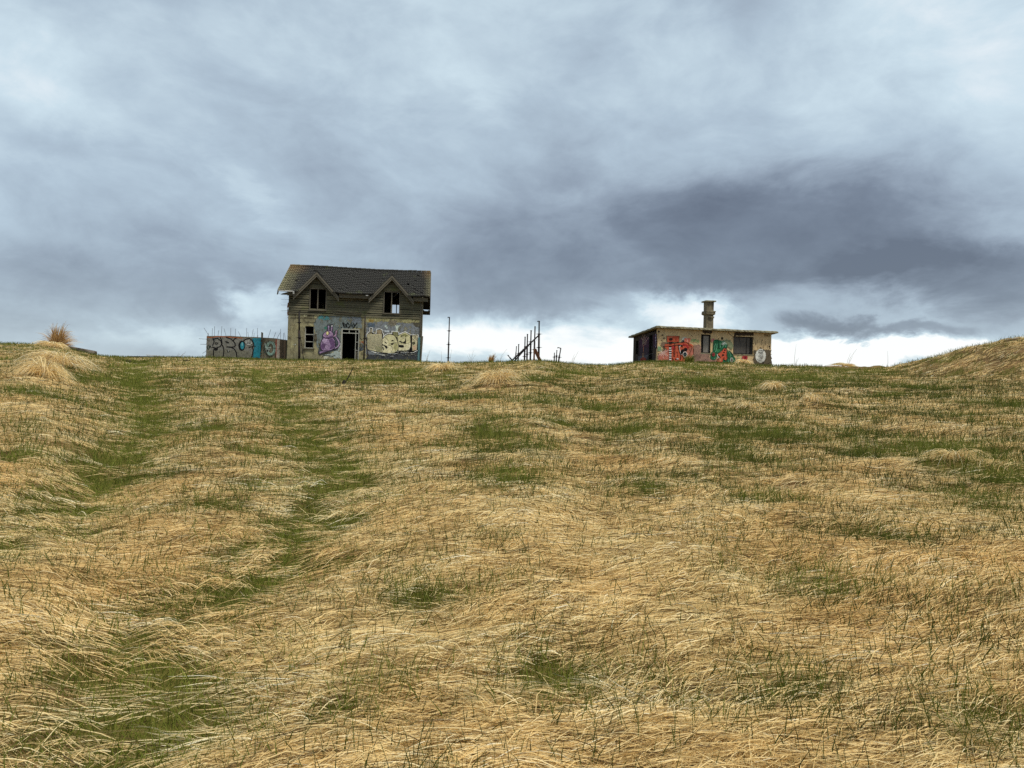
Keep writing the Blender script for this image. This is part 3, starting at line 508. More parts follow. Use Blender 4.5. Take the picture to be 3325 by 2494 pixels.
  ('p',(28,94,58),.01,[(4.08,1.889),(4.327,1.941),(4.652,1.861),(4.851,1.869),(5.082,1.604),(5.062,1.393),(4.814,1.36),(4.57,1.164),(4.399,1.018),(4.329,.852),(4.285,.641),(4.114,.519),(3.939,.582),(3.86,.812),(3.88,.998),(4.05,1.098),(4.064,1.563)]),
  ('p',(110,146,120),.02,[(4.652,1.866),(4.876,1.864),(5.056,1.649),(4.855,1.688),(4.705,1.728)]),
  ('p',(50,128,76),.015,[(4.319,1.271),(4.516,1.325),(4.569,1.187),(4.399,1.018),(4.298,1.107)]),
  ('p',(20,60,44),0,[(5.064,1.3),(5.328,1.216),(5.492,.952),(5.703,.728),(5.772,.462),(5.709,.278),(4.872,.202),(4.665,.339),(4.831,.657),(5.081,.601)]),
  ('p',(28,94,58),.01,[(5.09,1.277),(5.316,1.193),(5.472,.942),(5.678,.716),(5.747,.461),(5.688,.296),(4.891,.221),(4.689,.353),(4.831,.638),(5.082,.577)]),
  ('p',(140,158,150),.02,[(4.39,.413),(4.565,.349),(4.763,.379),(4.792,.217),(4.495,.184)]),
  ('p',(150,160,146),0,[(5.551,.571),(5.54,.514),(5.519,.463),(5.489,.423),(5.454,.399),(5.416,.392),(5.38,.403),(5.349,.432),(5.326,.474),(5.313,.527),(5.312,.585),(5.322,.642),(5.344,.693),(5.373,.733),(5.409,.758),(5.447,.765),(5.483,.753),(5.514,.725),(5.537,.682),(5.55,.629)]),
  ('p',(90,84,74),0,[(5.509,.563),(5.503,.527),(5.491,.496),(5.474,.471),(5.455,.455),(5.434,.451),(5.415,.457),(5.398,.475),(5.386,.502),(5.38,.535),(5.379,.571),(5.385,.607),(5.397,.639),(5.414,.663),(5.433,.679),(5.454,.684),(5.473,.677),(5.49,.659),(5.502,.633),(5.509,.6)]),
  ('s',(120,190,150),.021,[(4.21,1.662),(4.14,1.473),(4.171,1.242)]),
  ('s',(120,190,150),.021,[(4.334,1.667),(4.316,1.387),(4.224,1.104)]),
  ('s',(120,190,150),.021,[(4.53,1.768),(4.584,1.584),(4.564,1.397)]),
  ('s',(120,190,150),.021,[(4.927,1.807),(4.858,1.595),(4.713,1.402)]),
  ('s',(120,190,150),.021,[(5.006,1.647),(4.961,1.459)]),
  ('s',(120,190,150),.021,[(4.113,.589),(4.284,.688)]),
  ('s',(120,190,150),.021,[(5.218,1.142),(5.373,.915),(5.329,.68)]),
  ('s',(120,190,150),.021,[(5.182,.581),(5.236,.396),(5.214,.256)]),
  ('s',(120,190,150),.021,[(5.529,.687),(5.633,.504),(5.612,.34)]),
  ('s',(20,60,44),.037,[(4.134,1.705),(4.113,1.565)]),
  ('s',(20,60,44),.037,[(4.453,1.881),(4.438,1.485),(4.517,1.302)]),
  ('s',(20,60,44),.037,[(4.755,1.73),(4.635,1.539)]),
  ('s',(20,60,44),.037,[(5.367,1.148),(5.548,.898)]),
  ('s',(20,60,44),.037,[(4.889,.337),(5.085,.437)]),
  ('s',(196,206,196),.014,[(4.89,1.782),(4.669,1.713)]),
  ('s',(196,206,196),.014,[(4.89,1.782),(4.657,1.657)]),
  ('s',(196,206,196),.014,[(4.89,1.782),(4.669,1.611)]),
  ('s',(196,206,196),.014,[(4.89,1.782),(4.703,1.581)]),
  ('s',(196,206,196),.014,[(4.89,1.782),(4.756,1.568)]),
  ('s',(196,206,196),.014,[(4.89,1.782),(4.823,1.575)]),
  ('s',(196,206,196),.014,[(4.89,1.782),(4.897,1.6)]),
  ('s',(196,206,196),.014,[(4.89,1.782),(4.97,1.642)]),
  ('s',(196,206,196),.014,[(4.89,1.782),(5.035,1.695)]),
  ('p',(14,13,15),0,[(4.852,1.408),(5.089,1.296),(5.05,1.066),(5.135,.668),(5.023,.524),(4.898,.543),(4.832,.626),(4.753,.402),(4.59,.345),(4.345,.411),(4.311,.584),(4.507,.684),(4.554,.779),(4.378,.896),(4.434,1.014),(4.635,1.115)]),
  ('p',(206,82,52),0,[(4.863,1.38),(5.065,1.272),(5.02,1.065),(5.105,.671),(5.008,.551),(4.908,.571),(4.831,.661),(4.737,.425),(4.589,.373),(4.364,.435),(4.336,.573),(4.532,.674),(4.579,.792),(4.402,.902),(4.45,.996),(4.646,1.097)]),
  ('p',(200,120,84),.01,[(4.361,.551),(4.557,.651),(4.683,.609),(4.588,.42),(4.388,.459)]),
  ('p',(14,13,15),0,[(4.968,1.245),(4.957,1.208),(4.925,1.185),(4.885,1.184),(4.852,1.204),(4.839,1.24),(4.85,1.276),(4.882,1.299),(4.922,1.3),(4.955,1.28)]),
  ('p',(14,13,15),0,[(4.915,1.079),(4.904,1.043),(4.872,1.02),(4.832,1.019),(4.799,1.039),(4.786,1.074),(4.797,1.11),(4.829,1.134),(4.869,1.135),(4.902,1.114)]),
  ('p',(14,13,15),0,[(4.86,.895),(4.846,.851),(4.807,.823),(4.757,.821),(4.717,.846),(4.701,.889),(4.715,.934),(4.754,.962),(4.803,.964),(4.844,.939)]),
  ('p',(14,13,15),0,[(5.123,1.243),(5.115,1.219),(5.093,1.202),(5.065,1.201),(5.042,1.216),(5.033,1.24),(5.041,1.265),(5.063,1.281),(5.091,1.282),(5.114,1.268)]),
  ('p',(14,13,15),0,[(4.61,.723),(4.601,.693),(4.574,.673),(4.54,.672),(4.512,.689),(4.501,.719),(4.511,.75),(4.538,.769),(4.571,.77),(4.599,.753)]),
  ('p',(14,13,15),0,[(4.473,.555),(4.464,.527),(4.44,.51),(4.409,.509),(4.384,.525),(4.374,.552),(4.383,.579),(4.407,.597),(4.438,.598),(4.463,.582)]),
  ('s',(235,235,228),.03,[(4.347,.946),(4.385,.785),(4.507,.691)]),
  ('s',(120,40,30),.023,[(5.069,1.09),(5.024,.902),(5.079,.694)]),
  ('p',(150,46,44),0,[(4.194,.917),(4.189,.877),(4.174,.84),(4.149,.81),(4.118,.79),(4.083,.783),(4.048,.788),(4.015,.805),(3.99,.833),(3.973,.869),(3.966,.908),(3.971,.949),(3.986,.986),(4.01,1.015),(4.042,1.035),(4.077,1.043),(4.112,1.038),(4.144,1.02),(4.17,.993),(4.187,.957)]),
  ('p',(120,30,30),0,[(4.12,.9),(4.118,.882),(4.111,.864),(4.101,.851),(4.087,.842),(4.072,.838),(4.056,.84),(4.042,.849),(4.031,.861),(4.024,.878),(4.021,.897),(4.023,.915),(4.029,.932),(4.04,.946),(4.053,.955),(4.069,.959),(4.084,.956),(4.098,.948),(4.109,.935),(4.117,.919)]),
  ('p',(178,42,48),.02,[(6.214,.852),(6.301,.902),(6.603,.89),(6.636,.774),(6.534,.606),(6.358,.624),(6.231,.666)]),
  ('p',(190,90,90),.01,[(6.23,.713),(6.306,.692),(6.282,.621),(6.222,.628)]),
  ('p',(120,20,30),.02,[(6.352,.857),(6.503,.863),(6.532,.7),(6.381,.695)]),
  ('s',(90,60,46),.019,[(4.068,.378),(4.191,.429),(4.242,.361)]),
  ('s',(80,140,90),.042,[(5.825,.838),(6,.868)]),
  ('s',(80,140,90),.037,[(5.804,.697),(6.003,.728)]),
 ],
 'wall_wear':[
  ('s',(36,28,22),.03,[(5.158,2.564),(5.198,2.437),(5.339,2.314),(5.44,2.249),(5.568,2.149)]),
  ('p',(70,56,42),.03,[(5.585,2.489),(5.884,2.548),(7.042,2.551),(7.047,2.363),(6.442,2.309),(6.09,2.323),(5.69,2.271),(5.566,2.231)]),
  ('p',(24,20,16),0,[(5.986,2.377),(5.982,2.361),(5.97,2.346),(5.952,2.334),(5.928,2.325),(5.902,2.322),(5.876,2.323),(5.852,2.33),(5.832,2.34),(5.82,2.354),(5.815,2.37),(5.819,2.386),(5.831,2.401),(5.85,2.413),(5.873,2.421),(5.899,2.425),(5.926,2.423),(5.95,2.417),(5.969,2.406),(5.981,2.393)]),
  ('p',(30,24,20),0,[(5.73,2.296),(5.727,2.283),(5.718,2.271),(5.704,2.261),(5.686,2.254),(5.666,2.251),(5.645,2.252),(5.627,2.257),(5.612,2.266),(5.603,2.278),(5.599,2.29),(5.602,2.304),(5.611,2.316),(5.625,2.326),(5.643,2.332),(5.663,2.335),(5.684,2.334),(5.702,2.329),(5.717,2.32),(5.726,2.309)]),
  ('p',(30,24,18),0,[(4.789,2.058),(4.786,2.026),(4.775,1.997),(4.758,1.974),(4.736,1.958),(4.712,1.952),(4.687,1.956),(4.665,1.97),(4.646,1.992),(4.634,2.02),(4.63,2.052),(4.633,2.083),(4.643,2.112),(4.661,2.136),(4.682,2.151),(4.707,2.157),(4.731,2.153),(4.754,2.14),(4.772,2.118),(4.784,2.09)]),
  ('p',(44,34,26),0,[(5.475,2.058),(5.467,2.034),(5.446,2.024),(5.424,2.033),(5.415,2.056),(5.423,2.08),(5.444,2.091),(5.466,2.082)]),
  ('p',(44,34,26),0,[(7.761,2.063),(7.751,2.035),(7.726,2.022),(7.701,2.033),(7.69,2.06),(7.699,2.089),(7.724,2.101),(7.75,2.091)]),
  ('p',(44,34,26),0,[(7.111,1.79),(7.104,1.77),(7.086,1.761),(7.068,1.768),(7.06,1.788),(7.067,1.808),(7.085,1.817),(7.103,1.809)]),
  ('p',(44,34,26),0,[(7.232,1.795),(7.227,1.779),(7.213,1.771),(7.198,1.777),(7.192,1.793),(7.197,1.809),(7.211,1.816),(7.226,1.81)]),
  ('p',(44,34,26),0,[(7.626,1.528),(7.615,1.496),(7.587,1.481),(7.558,1.493),(7.545,1.525),(7.556,1.557),(7.585,1.572),(7.614,1.56)]),
  ('p',(44,34,26),0,[(4.344,2.145),(4.338,2.127),(4.323,2.119),(4.307,2.125),(4.3,2.143),(4.306,2.161),(4.321,2.169),(4.337,2.162)]),
  ('p',(44,34,26),0,[(4.472,2.01),(4.462,1.982),(4.438,1.97),(4.413,1.98),(4.402,2.007),(4.412,2.035),(4.436,2.048),(4.461,2.037)]),
  ('p',(44,34,26),0,[(8.343,1.639),(8.326,1.59),(8.284,1.568),(8.24,1.587),(8.221,1.634),(8.238,1.683),(8.28,1.704),(8.324,1.686)]),
  ('p',(44,34,26),0,[(8.364,1.522),(8.353,1.489),(8.324,1.475),(8.295,1.487),(8.282,1.518),(8.293,1.551),(8.322,1.565),(8.351,1.553)]),
  ('p',(44,34,26),0,[(7.746,1.521),(7.74,1.505),(7.726,1.498),(7.711,1.504),(7.705,1.519),(7.711,1.536),(7.725,1.543),(7.739,1.537)]),
  ('s',(80,68,52),.021,[(7.05,2.222),(7.064,2.058)]),
  ('s',(112,92,66),.021,[(7.227,1.921),(7.242,1.689)]),
  ('s',(112,92,66),.021,[(7.403,1.62),(7.421,1.32)]),
  ('s',(80,68,52),.021,[(7.58,1.319),(7.595,1.139)]),
  ('s',(112,92,66),.021,[(7.758,1.018),(7.774,.769)]),
  ('s',(112,92,66),.021,[(7.935,.716),(7.953,.399)]),
  ('s',(80,68,52),.021,[(8.112,.414),(8.127,.217)]),
  ('s',(112,92,66),.021,[(8.245,1.996),(8.262,1.73)]),
  ('s',(112,92,66),.021,[(7.104,1.642),(7.122,1.309)]),
  ('s',(80,68,52),.021,[(7.281,1.341),(7.296,1.127)]),
  ('s',(112,92,66),.021,[(7.458,1.04),(7.475,.758)]),
  ('s',(112,92,66),.021,[(7.635,.738),(7.653,.388)]),
  ('s',(80,68,52),.021,[(7.812,.436),(7.828,.206)]),
  ('s',(112,92,66),.021,[(7.945,2.016),(7.962,1.718)]),
  ('s',(112,92,66),.021,[(8.122,1.715),(8.137,1.536)]),
  ('s',(80,68,52),.021,[(8.3,1.413),(8.316,1.166)]),
  ('s',(112,92,66),.021,[(7.159,1.061),(7.176,.747)]),
  ('s',(112,92,66),.021,[(7.335,.76),(7.35,.566)]),
  ('s',(80,68,52),.021,[(7.512,.459),(7.529,.196)]),
  ('s',(112,92,66),.021,[(7.644,2.037),(7.663,1.706)]),
  ('s',(112,92,66),.021,[(7.822,1.736),(7.837,1.525)]),
  ('s',(80,68,52),.021,[(7.999,1.434),(8.016,1.155)]),
  ('s',(112,92,66),.021,[(8.177,1.132),(8.195,.784)]),
  ('s',(112,92,66),.021,[(8.355,.83),(8.37,.602)]),
  ('s',(80,68,52),.021,[(7.213,.481),(7.23,.186)]),
  ('s',(112,92,66),.021,[(7.345,2.058),(7.359,1.882)]),
  ('p',(92,82,62),.08,[(7.074,1.213),(7.222,1.36),(8.389,1.428),(8.443,.228),(7.098,.228)]),
  ('p',(64,52,38),.03,[(3.238,2.626),(3.93,2.632),(3.936,2.4),(3.788,2.347),(3.245,2.371)]),
 ],
 'oval_board_text':[
  ('p',(70,66,56),.01,[(7.574,1.467),(7.675,1.483),(7.728,1.403),(7.525,1.395)]),
  ('p',(206,206,196),0,[(8.018,.966),(8.01,.859),(7.983,.756),(7.938,.662),(7.876,.584),(7.801,.524),(7.717,.485),(7.629,.47),(7.539,.479),(7.454,.511),(7.377,.566),(7.312,.64),(7.262,.729),(7.23,.83),(7.217,.937),(7.225,1.044),(7.252,1.147),(7.297,1.24),(7.359,1.318),(7.433,1.379),(7.517,1.418),(7.606,1.433),(7.695,1.425),(7.781,1.392),(7.858,1.338),(7.923,1.264),(7.973,1.174),(8.005,1.073)]),
  ('p',(176,176,164),.02,[(7.288,.751),(7.493,.641),(7.898,.679),(7.749,.509),(7.471,.499)]),
  ('s',(14,13,15),.016,[(7.501,1.347),(7.503,1.276)]),
  ('s',(14,13,15),.014,[(7.501,1.344),(7.525,1.327),(7.502,1.309)]),
  ('s',(14,13,15),.016,[(7.567,1.347),(7.544,1.341),(7.546,1.28),(7.569,1.284)]),
  ('s',(14,13,15),.014,[(7.545,1.313),(7.563,1.314)]),
  ('s',(14,13,15),.016,[(7.584,1.279),(7.597,1.351),(7.614,1.281)]),
  ('s',(14,13,15),.016,[(7.653,1.346),(7.631,1.331),(7.632,1.298),(7.655,1.289)]),
  ('s',(14,13,15),.016,[(7.673,1.353),(7.675,1.283)]),
  ('s',(14,13,15),.014,[(7.674,1.351),(7.697,1.333),(7.674,1.316)]),
  ('s',(14,13,15),.016,[(7.739,1.354),(7.717,1.348),(7.718,1.287),(7.741,1.29)]),
  ('s',(14,13,15),.014,[(7.717,1.32),(7.735,1.321)]),
  ('s',(14,13,15),.016,[(7.756,1.286),(7.77,1.357),(7.787,1.287)]),
  ('s',(14,13,15),.016,[(7.826,1.352),(7.803,1.337),(7.804,1.304),(7.827,1.296)]),
  ('s',(14,13,15),.016,[(7.846,1.36),(7.848,1.29)]),
  ('s',(14,13,15),.014,[(7.846,1.358),(7.869,1.34),(7.847,1.322)]),
  ('s',(14,13,15),.016,[(7.464,1.221),(7.441,1.206),(7.442,1.173),(7.465,1.164)]),
  ('s',(14,13,15),.016,[(7.484,1.229),(7.485,1.158)]),
  ('s',(14,13,15),.014,[(7.484,1.226),(7.507,1.208),(7.485,1.191)]),
  ('s',(14,13,15),.016,[(7.55,1.229),(7.527,1.223),(7.528,1.162),(7.551,1.165)]),
  ('s',(14,13,15),.014,[(7.528,1.195),(7.545,1.196)]),
  ('s',(14,13,15),.016,[(7.566,1.161),(7.58,1.232),(7.597,1.162)]),
  ('s',(14,13,15),.016,[(7.636,1.227),(7.613,1.212),(7.614,1.179),(7.637,1.171)]),
  ('s',(14,13,15),.016,[(7.656,1.235),(7.658,1.165)]),
  ('s',(14,13,15),.014,[(7.656,1.233),(7.679,1.215),(7.657,1.198)]),
  ('s',(14,13,15),.016,[(7.722,1.235),(7.699,1.23),(7.701,1.169),(7.723,1.172)]),
  ('s',(14,13,15),.014,[(7.7,1.202),(7.718,1.202)]),
  ('s',(14,13,15),.016,[(7.739,1.168),(7.752,1.239),(7.769,1.169)]),
  ('s',(14,13,15),.016,[(7.528,1.066),(7.542,1.137),(7.559,1.067)]),
  ('s',(14,13,15),.016,[(7.598,1.132),(7.575,1.117),(7.576,1.084),(7.599,1.075)]),
  ('s',(14,13,15),.016,[(7.618,1.14),(7.619,1.069)]),
  ('s',(14,13,15),.014,[(7.618,1.137),(7.641,1.119),(7.619,1.102)]),
  ('s',(14,13,15),.016,[(7.684,1.14),(7.661,1.134),(7.662,1.073),(7.685,1.076)]),
  ('s',(14,13,15),.014,[(7.662,1.106),(7.679,1.107)]),
  ('s',(14,13,15),.016,[(7.7,1.072),(7.714,1.143),(7.731,1.073)]),
  ('s',(14,13,15),.016,[(7.77,1.138),(7.747,1.123),(7.748,1.09),(7.771,1.082)]),
  ('s',(14,13,15),.016,[(7.482,.979),(7.459,.974),(7.461,.913),(7.484,.916)]),
  ('s',(14,13,15),.014,[(7.46,.946),(7.478,.946)]),
  ('s',(14,13,15),.016,[(7.499,.912),(7.512,.983),(7.529,.913)]),
  ('s',(14,13,15),.016,[(7.568,.978),(7.546,.963),(7.547,.93),(7.57,.921)]),
  ('s',(14,13,15),.016,[(7.588,.986),(7.59,.915)]),
  ('s',(14,13,15),.014,[(7.588,.983),(7.612,.965),(7.589,.948)]),
  ('s',(14,13,15),.016,[(7.654,.986),(7.632,.98),(7.633,.919),(7.656,.922)]),
  ('s',(14,13,15),.014,[(7.632,.952),(7.65,.953)]),
  ('s',(14,13,15),.016,[(7.671,.918),(7.685,.989),(7.702,.919)]),
  ('s',(14,13,15),.016,[(7.741,.984),(7.718,.969),(7.719,.936),(7.742,.928)]),
  ('s',(14,13,15),.016,[(7.761,.992),(7.762,.922)]),
  ('s',(14,13,15),.014,[(7.761,.99),(7.784,.972),(7.762,.954)]),
  ('s',(14,13,15),.016,[(7.563,.867),(7.565,.797)]),
  ('s',(14,13,15),.014,[(7.563,.865),(7.587,.847),(7.564,.83)]),
  ('s',(14,13,15),.016,[(7.629,.867),(7.607,.862),(7.608,.801),(7.631,.804)]),
  ('s',(14,13,15),.014,[(7.607,.833),(7.625,.834)]),
  ('s',(14,13,15),.016,[(7.646,.8),(7.66,.871),(7.677,.801)]),
  ('s',(14,13,15),.016,[(7.716,.866),(7.693,.851),(7.694,.818),(7.717,.809)]),
  ('s',(14,13,15),.016,[(7.736,.873),(7.737,.803)]),
  ('s',(14,13,15),.014,[(7.736,.871),(7.759,.853),(7.737,.836)]),
  ('s',(14,13,15),.016,[(7.802,.874),(7.779,.868),(7.78,.807),(7.803,.81)]),
  ('s',(14,13,15),.014,[(7.78,.84),(7.797,.84)]),
  ('s',(14,13,15),.016,[(7.665,.77),(7.642,.755),(7.643,.722),(7.666,.713)]),
  ('s',(14,13,15),.016,[(7.685,.778),(7.686,.707)]),
  ('s',(14,13,15),.014,[(7.685,.775),(7.708,.757),(7.686,.74)]),
  ('s',(14,13,15),.016,[(7.751,.778),(7.728,.772),(7.729,.711),(7.752,.714)]),
  ('s',(14,13,15),.014,[(7.729,.744),(7.746,.744)]),
 ],
 'year_tag':[
  ('s',(40,20,24),.03,[(7.868,2.468),(7.918,2.498),(7.944,2.452),(7.871,2.331),(7.96,2.335)]),
  ('s',(40,20,24),.028,[(7.995,2.45),(8.033,2.475),(8.065,2.424),(8.056,2.358),(8.016,2.342),(7.989,2.391),(7.995,2.45)]),
  ('s',(14,13,15),.03,[(8.129,2.491),(8.098,2.431),(8.118,2.314)]),
  ('s',(14,13,15),.03,[(8.173,2.49),(8.277,2.49),(8.202,2.317)]),
  ('s',(90,120,90),.021,[(8.2,2.411),(8.278,2.32)]),
 ],
 'figure_mural':[
  ('p',(66,34,60),.04,[(3.752,2.021),(3.097,2.126),(1.661,2.094),(1.612,1.391),(1.729,.846),(3.665,.831)]),
  ('p',(60,46,60),.05,[(3.701,1.329),(3.051,1.48),(1.867,1.333),(1.78,.83),(3.665,.831)]),
  ('p',(84,84,92),.04,[(4.058,.831),(3.111,.803),(1.729,.846),(1.821,.666),(2.333,.467),(3.806,.474)]),
  ('p',(58,28,50),.04,[(.948,2.113),(.308,2.208),(.157,2.161),(.112,1.12),(.794,1.341)]),
  ('p',(66,58,44),.02,[(4.787,2.172),(3.819,2.179),(3.808,2.025),(4.485,1.995),(4.367,1.175),(4.548,.525),(4.751,.534)]),
  ('s',(214,176,150),.032,[(2.805,1.841),(3.292,2.169)]),
  ('s',(214,176,150),.032,[(2.839,1.938),(2.977,2.343)]),
  ('s',(214,176,150),.032,[(2.732,1.949),(2.738,2.25)]),
  ('s',(214,176,150),.032,[(2.678,1.945),(2.521,2.364)]),
  ('s',(214,176,150),.032,[(2.592,1.864),(2.187,2.152)]),
  ('s',(214,176,150),.032,[(2.554,1.712),(1.71,2.061)]),
  ('s',(214,176,150),.032,[(2.969,1.852),(2.999,1.515)]),
  ('s',(214,176,150),.032,[(2.536,1.823),(2.542,1.542)]),
  ('s',(214,176,150),.032,[(2.096,1.607),(2.112,1.831)]),
  ('s',(214,176,150),.032,[(2.367,1.699),(2.304,1.565)]),
  ('p',(120,104,90),0,[(2.619,1.791),(2.624,1.739),(2.647,1.694),(2.685,1.659),(2.734,1.638),(2.791,1.633),(2.848,1.645),(2.901,1.673),(2.945,1.713),(2.975,1.763),(2.988,1.816),(2.982,1.868),(2.959,1.914),(2.921,1.949),(2.871,1.969),(2.815,1.973),(2.757,1.961),(2.704,1.933),(2.661,1.893),(2.632,1.844)]),
  ('s',(206,128,92),.082,[(2.731,1.554),(2.759,1.349),(2.774,1.106)]),
  ('s',(224,172,116),.049,[(2.92,1.02),(2.898,.718)]),
  ('s',(224,172,116),.049,[(2.649,1.005),(2.67,.707)]),
  ('p',(150,58,40),.03,[(3.414,.438),(3.263,.64),(2.726,.728),(2.238,.63),(2.064,.399),(2.646,.368)]),
  ('s',(206,196,226),.037,[(.379,2.178),(.32,2.03),(.435,1.913),(.306,1.813),(.446,1.697),(.266,1.595),(.453,1.446),(.32,1.294)]),
  ('s',(206,196,226),.026,[(.461,1.932),(.288,1.92)]),
  ('s',(206,196,226),.026,[(.449,1.752),(.266,1.739)]),
  ('s',(120,120,124),.017,[(1.625,.84),(.864,.892),(.727,.36)]),
  ('s',(110,110,112),.015,[(1.052,1.43),(1.017,.918)]),
 ],
}
CREST=[(-0.9786, 45, 3.865), (-0.689, 46, 4.021), (-0.6394, 46, 4.047), (-0.5853, 47, 3.723), (-0.5644, 49, 3.576), (-0.5229, 52, 3.604), (-0.4733, 53, 3.715), (-0.4196, 53.2, 3.803), (-0.3575, 53.3, 3.789), (-0.2996, 53.4, 3.791), (-0.2252, 53.4, 3.903), (-0.1218, 53.4, 3.969), (-0.101, 51, 3.81), (-0.0679, 50, 3.773), (-0.0432, 49.5, 3.888), (-0.006, 49.5, 3.919), (0.0312, 49, 4.089), (0.056, 49.5, 4.026), (0.0851, 50, 3.925), (0.1224, 50, 3.874), (0.1471, 50, 3.991), (0.1718, 50, 4.233), (0.2215, 50, 4.261), (0.2712, 50, 4.248), (0.3126, 50, 4.223), (0.3498, 50, 4.151), (0.387, 49, 4.274), (0.4367, 48.5, 4.234), (0.4905, 47, 4.147), (0.5525, 46, 4.174), (0.687, 45, 4.363), (0.9248, 42, 4.81), (1.2145, 40, 5.316)]
RUTS=[[(-22.68, 45.2), (-16.65, 32.8), (-10.09, 20.3), (-7.55, 15.6), (-6.13, 12.7), (-5.24, 10.4), (-4.59, 8.65), (-4.0, 6.95), (-3.78, 6.0), (-3.77, 5.55), (-3.76, 5.0)], [(-11.89, 35.0), (-6.82, 21.3), (-4.29, 14.9), (-2.97, 11.35), (-2.19, 9.4), (-1.76, 8.0), (-1.63, 6.45), (-1.6, 5.45), (-1.72, 4.85), (-1.82, 4.45), (-1.76, 3.95), (-1.65, 3.55), (-1.47, 3.05)]]
PADS=[(-6, 10, -0.3, 8, (-16.38, 54.0), 0.9942, 0.108), (-0.2, 8.6, -0.2, 5.3, (9.9, 51.0), 0.9848, 0.1736)]
PATCH=[(-0.34, 12.7, 0.39, 0.75), (6.23, 10.6, 0.61, 1.13), (5.66, 8.6, 0.28, 0.55), (2.02, 17.5, 0.4, 0.9), (11.74, 31.3, 1.94, 3.5), (17.2, 38.3, 1.27, 3.5), (7.22, 27.4, 1.47, 2.7), (-5.47, 28.6, 1.66, 2.45), (-4.76, 34.5, 1.57, 3.0), (-1.65, 3.55, 0.21, 0.38), (-1.74, 4.5, 0.22, 0.23), (-2.6, 7.85, 0.29, 0.3), (-1.77, 6.25, 0.28, 0.35), (-2.78, 7.1, 0.41, 0.33), (9.36, 40.0, 0.91, 3.5), (-0.01, 8.35, 0.35, 0.63), (4.38, 12.6, 0.63, 0.72), (5.2, 10.55, 0.39, 0.55), (2.99, 10.45, 0.35, 0.45), (0.89, 18.0, 0.52, 0.8), (3.14, 6.25, 0.21, 0.17), (2.61, 7.45, 0.28, 0.28), (-1.22, 5.45, 0.25, 0.2), (-0.57, 4.7, 0.16, 0.15), (5.84, 12.6, 0.31, 0.55), (-4.5, 8.25, 0.31, 0.4), (-9.74, 15.6, 0.58, 0.7), (-5.56, 8.45, 0.21, 0.35), (-12.58, 25.1, 0.73, 2.25), (-13.13, 24.2, 0.6, 1.45), (0.28, 3.55, 0.16, 0.15), (1.32, 3.5, 0.12, 0.15), (2.03, 3.15, 0.14, 0.15), (-1.63, 3.0, 0.21, 0.15), (-1.65, 3.95, 0.15, 0.15), (-0.62, 3.35, 0.11, 0.15), (-3.37, 10.25, 0.25, 0.3), (-2.81, 12.2, 0.45, 0.52), (2.12, 13.1, 0.43, 0.6), (4.69, 7.35, 0.27, 0.33), (2.07, 5.0, 0.19, 0.15), (-1.29, 19.4, 0.72, 0.95), (0.41, 26.9, 0.67, 1.45), (3.07, 34.3, 0.71, 2.35), (1.45, 7.85, 0.23, 0.33), (-7.89, 28.8, 0.71, 2.05), (-5.02, 12.7, 0.26, 0.4)]
BLOBS=[(-0.615, 0.386, 0.275, 0.0763, 0.0, 0.14), (0.56, 0.425, 0.193, 0.1064, 0.0, 0.18), (0.002, 0.474, 0.372, 0.0827, 0.0, 0.12), (-0.539, 0.317, 0.164, 0.0526, 0.0, 0.06), (0.352, 0.209, 0.233, 0.0715, -0.07, -0.48), (0.032, 0.181, 0.19, 0.0826, 0.209, -0.24), (0.519, 0.156, 0.141, 0.0368, -0.052, -0.34), (0.255, 0.15, 0.165, 0.0236, 0.0, -0.16), (-0.383, 0.146, 0.222, 0.0628, 0.14, -0.19), (-0.562, 0.1, 0.135, 0.0451, 0.0, -0.08), (-0.339, 0.237, 0.08, 0.0159, -0.489, 0.11), (-0.523, 0.307, 0.127, 0.0233, -0.175, 0.08), (-0.037, 0.379, 0.054, 0.0206, -0.611, 0.07), (-0.218, 0.312, 0.12, 0.016, -0.524, 0.05), (-0.327, 0.1, 0.05, 0.0267, 0.0, 0.36), (-0.429, 0.063, 0.079, 0.0179, 0.0, 0.22), (-0.361, 0.119, 0.03, 0.015, -0.524, 0.15), (0.035, 0.073, 0.161, 0.031, 0.0, 0.55), (0.236, 0.114, 0.059, 0.0238, 0.0, 0.45), (0.351, 0.058, 0.245, 0.0196, 0.0, 0.62), (0.504, 0.066, 0.142, 0.0156, 0.0, 0.55), (0.075, 0.105, 0.062, 0.0148, 0.14, 0.2), (-0.106, 0.067, 0.049, 0.0246, 0.0, 0.22), (0.411, 0.095, 0.044, 0.0123, 0.0, -0.34), (0.504, 0.094, 0.061, 0.0095, 0.0, -0.3), (0.574, 0.115, 0.048, 0.0191, 0.0, -0.18)]
